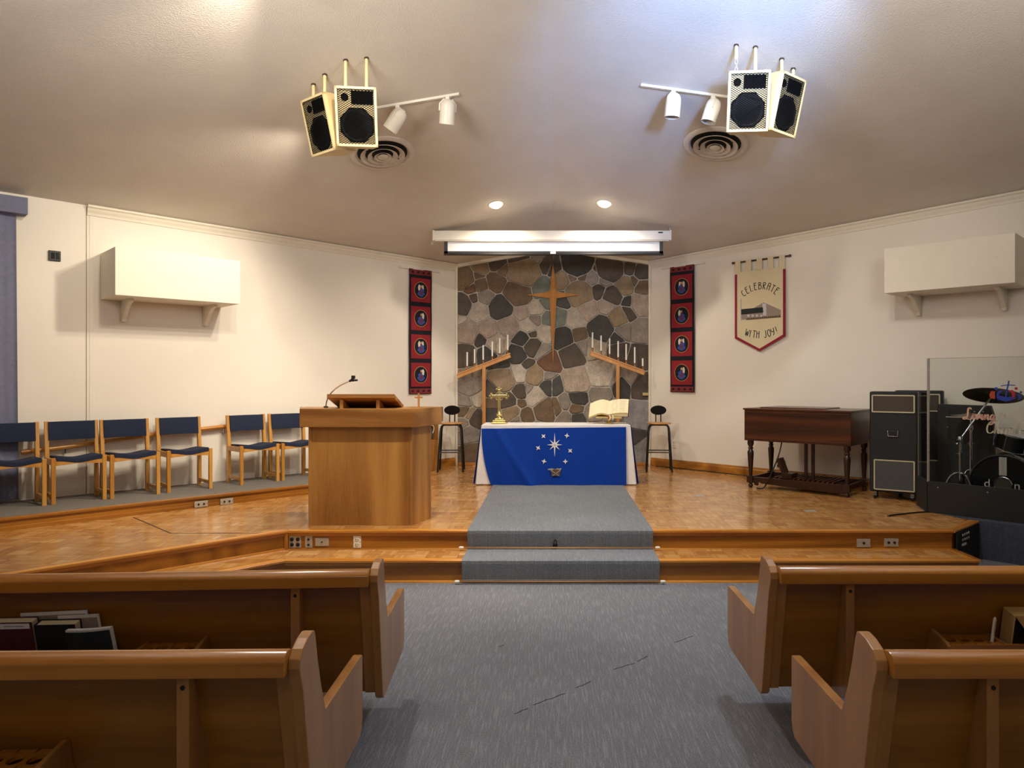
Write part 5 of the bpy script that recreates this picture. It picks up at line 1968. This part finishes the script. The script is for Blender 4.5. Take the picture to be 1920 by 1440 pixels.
for word, px, py, pe, h, mt, wd in (('Living', 1806, 786, 1866, .108, 'vinylpink', .011), ('in', 1873, 785, 1894, .106, 'vinylpale', .009), ('C', 1904, 783, 1926, .112, 'vinylpale', .009), ('Church', 1848, 812, 1915, .112, 'vinylpale', .010)):
    t0, zz = onpanel(px, py)
    script(word, t0, zz, h, mt, 'lettering', wd, onpanel(pe, py)[0])
# emblem: cross with three figures
def logo(pts, mat, name, w=None):
    m = MB()
    q = [onpanel(*p) for p in pts]
    if w:
        ribbon(m, [(v.x, v.y) for v in smooth_path([(a_, b_, 0) for a_, b_ in q], 4)], w, -.004, .0012)
    else:
        m.prism(q, -.004, -.0052, 'y')
    m.build(name, M[mat], e)


logo([(1892, 714), (1890.5, 722), (1888, 732), (1886, 744), (1885, 746)], 'logoblue', 'emblem_cross', .012)
logo([(1877, 724), (1884, 722.5), (1892, 722), (1904, 722.5)], 'logoblue', 'emblem_cross', .008)


def disc(px, py, r, mat, name):
    cx_, cz_ = onpanel(px, py)
    MB().prism(ellipse(cx_, cz_, r, r, 16), -.004, -.0052, 'y').build(name, M[mat], e)


disc(1868, 728.5, .0125, 'logoblue', 'emblem_head')
disc(1905.5, 728.5, .0125, 'logored', 'emblem_head')
disc(1914.5, 735.5, .0095, 'logoblue', 'emblem_head')
logo([(1881, 733), (1874, 731.5), (1869, 737), (1868, 745), (1873, 752), (1872, 744), (1875, 737)], 'logoblue', 'emblem_body')
logo([(1890, 733), (1899, 731), (1904, 737), (1903, 744), (1896, 750), (1898, 743), (1897, 736)], 'logored', 'emblem_body')
logo([(1905, 738.5), (1911, 738), (1915, 742), (1914, 747), (1908, 751), (1910, 746), (1909, 742)], 'logoblue', 'emblem_body')
logo([(1869, 742), (1875, 750), (1886, 753), (1898, 750), (1906, 746), (1898, 743), (1886, 745), (1877, 742)], 'logoblue', 'emblem_base')
logo([(1858, 733), (1866, 734), (1866, 748), (1858, 747), (1855, 741)], 'logoorange', 'emblem_flare')
tag(e, 'clear folding drum screen with church lettering and black base boards', 'drum screen')


# ------------------------------------------------------------------ drums
def drum_shell(m, r, d, seg=32):
    m.lathe([(r, 0), (r, d)], seg)


# bass drum, head facing the screen
e = empty('bass_drum', (4.141, 6.529, STAGE + .004), R(-45))
r = .28
Mb = Matrix.Translation((0, 0, r + .012)) @ Matrix.Rotation(R(-90), 4, 'X')
MB().lathe([(r - .012, .012), (r - .012, .30)], 40, Mb).build('shell', M['blackgloss'], e, 0, True)
MB().lathe([(r - .02, .0), (r - .02, .006)], 40, Mb).build('front_head', M['blackgloss'], e)
for y in (.0, .29):
    MB().tube([Mb @ Vector(((r - .008) * math.cos(2 * math.pi * k / 40), (r - .008) * math.sin(2 * math.pi * k / 40), y + .008)) for k in range(40)], .012, 8, True).build('hoop', M['black'], e, 0, True)
MB().tube([Mb @ Vector((.072 * math.cos(2 * math.pi * k / 24), -.0 + .072 * math.sin(2 * math.pi * k / 24), -.002)) for k in range(24)], .006, 6, True).build('port_ring', M['chrome'], e, 0, True)
MB().lathe([(.068, -.003), (.068, -.001)], 24, Mb).build('port_hole', M['grille'], e)
MB().box((-.03, -.006, r + .10), (.03, -.002, r * 2 - .012)).build('head_stripe', M['lav'], e)
MB().box((-.018, -.0075, r + .10), (.018, -.005, r * 2 - .012)).build('head_stripe', M['steel'], e)
for ch, x in (('d', -.155), ('n', .085)):
    fc = bpy.data.curves.new('letter', 'FONT')
    fc.body = ch
    fc.size = .11
    fc.extrude = .001
    tmp = bpy.data.objects.new('letter', fc)
    COL.objects.link(tmp)
    bpy.context.view_layer.update()
    me = bpy.data.meshes.new_from_object(tmp.evaluated_get(bpy.context.evaluated_depsgraph_get()))
    bpy.data.objects.remove(tmp)
    me.materials.clear()
    me.materials.append(M['lav'])
    lo = bpy.data.objects.new('letter', me)
    lo.parent = e
    lo.location = (x, -.006, r - .02)
    lo.rotation_euler = (R(90), 0, 0)
    COL.objects.link(lo)
for sx in (-1, 1):
    MB().tube([(sx * .2, .05, .2), (sx * .33, -.02, .0)], .008, 8).build('spur', M['chrome'], e, 0, True)
tag(e, 'black bass drum with round port behind the drum screen', 'drum')
# rack tom
e = empty('tom_drum', (4.27, 6.60, STAGE + .004 + .565), R(-45))
Mt2 = Matrix.Translation((0, 0, .045)) @ Matrix.Rotation(R(14), 4, 'Y') @ Matrix.Rotation(R(8), 4, 'X')
MB().lathe([(.15, .01), (.15, .16)], 30, Mt2).build('shell', M['blackgloss'], e, 0, True)
MB().lathe([(.148, .158), (.148, .163)], 30, Mt2).build('head', M['paper'], e)
for z in (.01, .16):
    MB().tube([Mt2 @ Vector((.153 * math.cos(2 * math.pi * k / 30), .153 * math.sin(2 * math.pi * k / 30), z)) for k in range(30)], .008, 8, True).build('hoop', M['chrome'], e, 0, True)
for k in range(6):
    a_ = 2 * math.pi * k / 6 + .3
    MB().tube([Mt2 @ Vector((.157 * math.cos(a_), .157 * math.sin(a_), .02)), Mt2 @ Vector((.157 * math.cos(a_), .157 * math.sin(a_), .155))], .005, 6).build('lug', M['chrome'], e)
MB().tube([(0, .05, -.01), (0, .05, .05)], .014, 8).build('mount', M['chrome'], e, 0, True)
tag(e, 'black rack tom with chrome hoops above the bass drum', 'drum')


def cym_stand(loc, pole_h, boom, cym_c, cym_r, tilt, label, legr=.2, boomed=True, a0=0):
    e = empty('cymbal_stand', loc)
    MB().tube([(0, 0, .10), (0, 0, pole_h)], .0125, 10).build('pole', M['chrome'], e, 0, True)
    for k in range(3):
        a_ = a0 + 2 * math.pi * k / 3
        dx, dy = math.cos(a_), math.sin(a_)
        MB().tube(smooth_path([(0, 0, .385), (dx * legr * .45, dy * legr * .45, .36), (dx * legr * .8, dy * legr * .8, .25), (dx * legr, dy * legr, .008)], 5), .009, 8).build('leg', M['chrome'], e, 0, True)
    MB().lathe([(.02, 0), (.022, .01), (.022, .05), (.014, .06)], 12, Matrix.Translation((0, 0, pole_h - .03))).build('clamp', M['chrome'], e, 0, True)
    MB().lathe([(.016, 0), (.018, .006), (.018, .03), (.014, .034)], 12, Matrix.Translation((0, 0, pole_h * .78))).build('clamp', M['chrome'], e, 0, True)
    MB().tube([(-.045, 0, pole_h * .8), (.03, 0, pole_h * .8)], .007, 8).build('wing_nut', M['chrome'], e, 0, True)
    c = Vector(cym_c)
    st_ = Vector((0, 0, pole_h))
    if boomed:
        d = (c - st_).normalized()
        MB().tube([st_ - d * .06, c], .009, 10).build('boom_arm', M['chrome'], e, 0, True)
        MB().tube([st_ - d * .02 + Vector((-.035, 0, .0)), st_ - d * .02 + Vector((.02, 0, 0))], .016, 10).build('boom_tilter', M['chrome'], e, 0, True)
    else:
        MB().tube([st_, c], .006, 8).build('rod', M['chrome'], e, 0, True)
    Mc = Matrix.Translation(c) @ Matrix.Rotation(tilt[1], 4, 'Y') @ Matrix.Rotation(tilt[0], 4, 'X')
    R0 = cym_r
    cy = MB().lathe([(.006, .028), (.03, .026), (.05, .012), (.07, .006), (R0 * .6, -.002), (R0, -.016), (R0, -.018), (R0 * .6, -.0045), (.07, .003), (.048, .008), (.03, .021), (.006, .023)], 40, Mc).build('cymbal', M['bronze'], e, 0, True)
    MB().lathe([(.012, .026), (.012, .036), (.005, .05)], 10, Mc).build('wing_nut', M['black'], cy)
    tag(e, label, 'cymbal stand')
    return e


zp = STAGE + .004
cc = at(1862, 739, 6.70)
cym_stand((3.84, 6.69, zp), .70, True, (cc.x - 3.84, cc.y - 6.69, cc.z - zp), .25, (R(-13), R(13)), 'chrome boom stand with a large tilted bronze cymbal behind the drum screen', .16, True, R(45))
cc = at(1820, 779, 6.914)
cym_stand((4.071, 6.914, zp), .80, False, (0, 0, cc.z - zp), .18, (R(2), R(5)), 'straight cymbal stand with a flat thin cymbal in front of the amplifier', .09, False, R(135))

# patch panel on the stage corner
p, q = Vector((XR + .01, YF - .004, 0)), Vector((3.79, 6.355, 0))
d = (q - p)
e = empty('patch_panel', (p.x + .02, p.y + .012, LOW + .005), math.atan2(d.y, d.x))
Lp = d.length - .03
MB().box((0, -.022, -LOW), (Lp, -.006, STAGE - LOW - .03)).build('panel', M['blackboard'], e, 0.003)
for i in range(4):
    for j in range(2):
        MB().lathe([(.012, 0), (.012, .006), (.007, .008)], 12, Matrix.Translation((.12 + i * .05, -.022, .055 + j * .04)) @ Matrix.Rotation(R(90), 4, 'X')).build('jack', M['steel'], e)
MB().box((.1, -.03, .005), (.2, -.02, .025)).build('connector', M['lav'], e, 0.003)
tag(e, 'black patch panel with rows of jacks on the stage corner', 'patch panel')


# ------------------------------------------------------------------ hanging loudspeakers
def hang_speaker(top_c, yaw, pitch, pipes, label, chain=False):
    w, h, d = .325, .455, .25
    e = empty('loudspeaker', top_c, 0)
    Mx = Matrix.Rotation(yaw, 4, 'Z') @ Matrix.Rotation(pitch, 4, 'X')
    # front face at y=0, top edge at z=0, trapezoid plan
    prof = [(-w / 2, 0), (w / 2, 0), (w / 2 - .075, d), (-w / 2 + .075, d)]
    MB().prism(prof, -h, 0, 'z', Mx).build('cabinet', M['cream'], e, 0.006)
    m = MB()
    b_ = .018
    for p, q in (((-w / 2, -h), (w / 2, -h + b_)), ((-w / 2, -b_), (w / 2, 0)), ((-w / 2, -h), (-w / 2 + b_, 0)), ((w / 2 - b_, -h), (w / 2, 0))):
        m.box((p[0], -.028, p[1]), (q[0], .001, q[1]), Mx)
    m.build('front_frame', M['cream'], e)
    MB().box((-.04, -.012, -.13), (w / 2 - .03, .002, -.03), Mx).build('horn', M['mattblack'], e, 0.003)
    MB().lathe([(.03, 0), (.03, .008), (.015, .002)], 16, Mx @ Matrix.Translation((-.09, -.0, -.08)) @ Matrix.Rotation(R(90), 4, 'X')).build('port', M['mattblack'], e)
    oc = [( .128 * math.cos(2 * math.pi * (k + .5) / 8) * 1.12, .128 * math.sin(2 * math.pi * (k + .5) / 8) * 1.12 - .29) for k in range(8)]
    MB().prism(oc, -.008, .002, 'y', Mx).build('woofer_plate', M['mattblack'], e, 0.004)
    MB().lathe([(.125, .008), (.118, .013), (.108, .006), (.06, -.012), (.035, .002), (.001, .008)], 30, Mx @ Matrix.Translation((0, 0, -.29)) @ Matrix.Rotation(R(90), 4, 'X')).build('woofer_cone', M['cone'], e, 0, True)
    # expanded-metal grille
    m = MB()
    x0_, x1_, z0_, z1_ = -w / 2 + b_, w / 2 - b_, -h + b_, -b_
    sp = .0165
    for sg in (-1, 1):
        k = -60
        while k < 60:
            c_ = k * sp
            # line z = sg*0.62*x + c
            xs = []
            a_ = .62 * sg
            pts = []
            for xx in (x0_, x1_):
                zz_ = a_ * xx + c_ - h / 2
                if z0_ <= zz_ <= z1_:
                    pts.append((xx, zz_))
            for zz_ in (z0_, z1_):
                xx = (zz_ - c_ + h / 2) / a_
                if x0_ < xx < x1_:
                    pts.append((xx, zz_))
            if len(pts) >= 2:
                p, q = pts[0], pts[1]
                if (Vector(p) - Vector(q)).length > .005:
                    n0 = len(m.v)
                    m.bar((p[0], -.024, p[1]), (q[0], -.024, q[1]), .0042, .0022, (0, 1, 0))
                    for i_ in range(n0, len(m.v)):
                        m.v[i_] = Mx @ m.v[i_]
            k += 1
    g = m.build('grille_mesh', M['mattblack'], e)
    g['kind'] = 'stuff'
    for k, (lx, ly) in enumerate(pipes):
        b = Mx @ Vector((lx, ly, -.005))
        wp = Vector(top_c) + b
        zc_ = ceil_z(wp.x, wp.y)
        L_ = zc_ - wp.z
        if chain and k == 0:
            MB().tube([b + Vector((0, 0, L_ * .5)), b + Vector((0, 0, L_ + .02))], .0135, 10).build('pipe', M['cream'], e, 0, True)
            for c_ in range(3):
                zc2 = L_ * .5 - .02 - c_ * .032
                if zc2 < 0:
                    zc2 = .005
                o_ = (0, 1)[c_ % 2]
                ring = [b + Vector(((.011 * math.cos(t_)) * (1 - o_), (.011 * math.cos(t_)) * o_, zc2 + .02 * math.sin(t_))) for t_ in [2 * math.pi * i_ / 14 for i_ in range(14)]]
                MB().tube(ring, .0035, 6, True).build('chain_link', M['steel'], e, 0, True)
        else:
            MB().tube([b, b + Vector((0, 0, L_ + .02))], .0135, 10).build('pipe', M['cream'], e, 0, True)
        MB().lathe([(.02, -.004), (.02, .012)], 12, Matrix.Translation(b + Vector((0, 0, L_ - .004)))).build('ceiling_flange', M['darkwood'], e)
    tag(e, label, 'loudspeaker')
    return e


def top(px, py, D):
    return at(px, py, D)


hang_speaker(top(667, 163, 5.66), R(6), R(14), [(-.09, .06), (.075, .06)], 'cream hanging loudspeaker nearer the lit track lights, facing the pews')
hang_speaker(top(589, 181, 5.83), R(-38), R(14), [(-.1, .06), (.06, .06)], 'cream hanging loudspeaker turned towards the choir chairs')
hang_speaker(top(1405, 133, 5.58), R(-4), R(14), [(-.09, .06), (.06, .06)], 'white hanging loudspeaker partly hung by a chain, facing the pews', True)
hang_speaker(top(1486, 142, 5.72), R(38), R(14), [(-.06, .06), (.1, .06)], 'white hanging loudspeaker turned towards the drums')


# ------------------------------------------------------------------ track lights
def track(xa, xb, y, heads, lit, label, hl):
    xm = (xa + xb) / 2
    e = empty('light_track', (xm, y, ceil_z(xm, y)))
    o = Vector((xm, y, ceil_z(xm, y)))
    pa = Vector((xa, y, ceil_z(xa, y) - .01)) - o
    pb = Vector((xb, y, ceil_z(xb, y) - .01)) - o
    MB().bar(pa, pb, .034, .022).build('rail', M['white'], e, 0.003)
    MB().bar(pa + Vector((.02, 0, -.011)), pb + Vector((-.02, 0, -.011)), .012, .004).build('slot', M['steel'], e)
    tag(e, label, 'track light')
    for k, (hx, aim, on, lab) in enumerate(heads):
        b = Vector((hx, y, ceil_z(hx, y) - .02))
        hd = empty('spotlight', b)
        MB().box((-.018, -.02, -.035), (.018, .02, .003)).build('adapter', M['white'], hd, 0.003)
        d = Vector(aim).normalized()
        q = d.to_track_quat('-Z', 'Y').to_matrix().to_4x4()
        Mh = Matrix.Translation(Vector((0, 0, -.105)) + d * .02) @ q
        prof = [(.004, .105), (.03, .1), (.052, .085), (.064, .06), (.068, .03), (.068, -.11), (.064, -.11), (.064, .025)]
        MB().lathe(prof, 24, Mh).build('can', M['white'], hd, 0, True)
        MB().lathe([(.062, -.06), (.062, -.055)], 20, Mh).build('lamp_face', M['headglow'] if on else M['dark'], hd)
        m = MB()
        for sx in (-1, 1):
            m.tube([Vector((0, 0, -.03)), Mh @ Vector((sx * .04, 0, .1)), Mh @ Vector((sx * .074, 0, .06)), Mh @ Vector((sx * .074, 0, .0))], .006, 6)
        m.build('yoke', M['white'], hd, 0, True)
        tag(hd, lab, 'spotlight')
        if on:
            src = b + Vector((0, 0, -.105)) + d * .15
            light('track_lamp', 'SPOT', src, on, WARM, src + d, .05, 95, .6)


track(-2.12, -.845, 6.39, [(-.95, (-.12, .35, -1), 130, 'white lit track spotlight farthest from the cream loudspeakers'),
                           (-1.40, (-.75, .25, -1), 150, 'white lit track spotlight just beside the cream loudspeakers'),
                           (-1.83, (-1.0, .3, -.75), 90, 'white lit track spotlight half hidden behind the cream loudspeakers')], True,
      'white ceiling light track beside the cream loudspeakers', '')
track(.78, 2.05, 6.31, [(1.07, (-.08, .1, -1), 0, 'white unlit track spotlight farthest from the white loudspeakers'),
                        (1.42, (-.3, .05, -1), 0, 'white unlit track spotlight next to the white loudspeakers'),
                        (1.80, (-.15, .25, -.8), 0, 'white unlit track spotlight half hidden under the white loudspeakers')], False,
      'white ceiling light track beside the white loudspeakers', '')


# flood heads over the front of the pews (the stage's main light), just above the picture
for hx, lab in ((-1.5, 'white ceiling track with flood heads over the left pews'), (1.5, 'white ceiling track with flood heads over the right pews')):
    y = 4.5
    e = empty('flood_track', (hx, y, ceil_z(hx, y)))
    sl_ = (ceil_z(hx + .5, y) - ceil_z(hx - .5, y))
    MB().bar((-.5, 0, -.5 * sl_ - .012), (.5, 0, .5 * sl_ - .012), .036, .024).build('rail', M['white'], e, 0.003)
    for k in (-.25, .25):
        MB().tube([(k, 0, k * sl_ - .02), (k, 0, k * sl_ - .16)], .01, 8).build('stem', M['white'], e, 0, True)
        MB().lathe([(.004, .0), (.05, -.01), (.07, -.05), (.07, -.1), (.066, -.1), (.066, -.04)], 20, Matrix.Translation((k, 0, k * sl_ - .15))).build('can', M['white'], e, 0, True)
    tag(e, lab, 'track light')


# ------------------------------------------------------------------ ceiling vents, recessed lamps
def on_ceiling(px, py):
    u, v = (px - CX) / F, (CY - py) / F
    gx = .1695 if u < 0 else -.1407
    D = (5.54 - EYE) / (v - gx * u + .19)
    return Vector((u * D, D, EYE + v * D))


def ceil_frame(p):
    gx = .1695 if p.x < 0 else -.1407
    n = Vector((gx, -.19, -1)).normalized()       # pointing into the room
    return Matrix.Translation(p) @ (-n).to_track_quat('Z', 'Y').to_matrix().to_4x4(), n


for px, py, lab in ((717, 287, 'round ceiling air diffuser beneath the cream loudspeakers'), (1342, 270, 'round ceiling air diffuser beneath the white loudspeakers')):
    p = on_ceiling(px, py)
    Mf, n = ceil_frame(p)
    e = empty('air_diffuser', p)
    Ml = Matrix.Translation(-p) @ Mf
    rr = .32
    MB().lathe([(rr, .004), (rr, -.008), (rr * .93, -.024), (rr * .84, -.022), (rr * .76, .004)], 48, Ml, True).build('outer_ring', M['vent'], e, 0, True)
    MB().lathe([(rr * .8, -.001), (rr * .8, .003)], 40, Ml).build('dark_throat', M['dark'], e)
    for f0, f1, z in ((.69, .53, -.040), (.47, .33, -.046), (.27, .14, -.052)):
        MB().lathe([(rr * f0, z + .004), (rr * f0, z), (rr * f1, z + .026), (rr * f1, z + .030)], 40, Ml, True).build('cone_ring', M['vent'], e, 0, True)
    MB().lathe([(rr * .17, -.045), (rr * .12, -.056), (.002, -.058)], 24, Ml).build('centre_cone', M['vent'], e, 0, True)
    MB().tube([Ml @ Vector((-rr * .7, 0, -.02)), Ml @ Vector((rr * .7, 0, -.02))], .005, 6).build('spider', M['dark'], e)
    tag(e, lab, 'air vent')
for px, py, lab in ((930, 383, 'bright recessed ceiling downlight on the pulpit side of the screen'), (1133, 381, 'bright recessed ceiling downlight on the organ side of the screen')):
    p = on_ceiling(px, py)
    Mf, n = ceil_frame(p)
    e = empty('downlight', p)
    Ml = Matrix.Translation(-p) @ Mf
    MB().lathe([(.095, .002), (.095, -.006), (.08, -.008), (.078, .0)], 30, Ml, True).build('trim_ring', M['white'], e, 0, True)
    MB().lathe([(.078, -.002), (.07, -.022), (.04, -.042), (.002, -.048)], 24, Ml).build('lamp', M['lampglow'], e, 0, True)
    tag(e, lab, 'downlight')
    src = p + n * .12
    light('downlight_lamp', 'SPOT', src, 60, WARM, src + Vector((0, .12, -1)), .07, 150, .5)

# ------------------------------------------------------------------ projection screen
e = empty('projection_screen', (0, 9.2, 3.40))
xa, xb = (814 - CX) / F * 9.2, (1256 - CX) / F * 9.2
MB().box((xa, -.06, .0), (xb, .06, .125)).build('case', M['white'], e, 0.012)
MB().box((xa + .02, -.05, -.012), (xb - .02, .05, .002)).build('case_lip', M['vent'], e, 0.003)
for x in (xa, xb):
    MB().box((x - .012, -.064, -.004), (x + .012, .064, .13)).build('end_cap', M['white'], e, 0.006)
    MB().tube([(x, 0, .12), (x, 0, .17)], .01, 8).build('ceiling_hook', M['steel'], e, 0, True)
MB().box((xb - .16, -.063, .09), (xb - .10, -.058, .104)).build('maker_label', M['dark'], e)
fa, fb = (833 - CX) / F * 9.2, (1243 - CX) / F * 9.2
MB().box((fa, -.012, -.172), (fb, -.010, .01)).build('screen_sheet', M['screen'], e)
m = MB()
bd = .046
m.box((fa, -.0145, -.172), (fa + bd, -.0125, .0))
m.box((fb - bd, -.0145, -.172), (fb, -.0125, .0))
m.box((fa, -.0145, -.172), (fb, -.0125, -.135))
m.build('black_border', M['black'], e)
MB().tube([(fa - .004, -.01, -.175), (fb + .004, -.01, -.175)], .014, 10).build('weight_bar', M['black'], e, 0, True)
MB().box((-.035, -.03, -.172), (.035, -.012, -.142)).build('pull_tab', M['white'], e, 0.004)
MB().tube(smooth_path([(xa - .005, -.02, -.0), (xa - .02, -.03, -.05), (xa - .035, -.02, -.06), (xa - .03, -.01, -.02), (xa + .0, -.01, .0)], 5), .004, 6).build('pull_cord', M['steel'], e, 0, True)
tag(e, 'white projection screen case with the screen lowered a hand width', 'projection screen')

# made-up bowls that carry the added ceiling fill over the pews
for x, lab in ((-2.3, 'added bowl uplight filling the ceiling over the left pews'), (2.3, 'added bowl uplight filling the ceiling over the right pews')):
    e = empty('fill_pendant', (x, 2.3, 3.08))
    MB().lathe([(.02, .0), (.1, .01), (.2, .06), (.25, .13), (.24, .13), (.19, .07), (.09, .025), (.02, .02)], 28).build('bowl', M['white'], e, 0, True)
    for k in range(3):
        a_ = 2 * math.pi * k / 3
        MB().tube([(.24 * math.cos(a_), .24 * math.sin(a_), .12), (0, 0, .55)], .003, 6).build('wire', M['steel'], e)
    MB().tube([(0, 0, .55), (0, 0, ceil_z(x, 2.3) - 3.08 + .02)], .008, 8).build('stem', M['white'], e, 0, True)
    tag(e, lab, 'lamp')
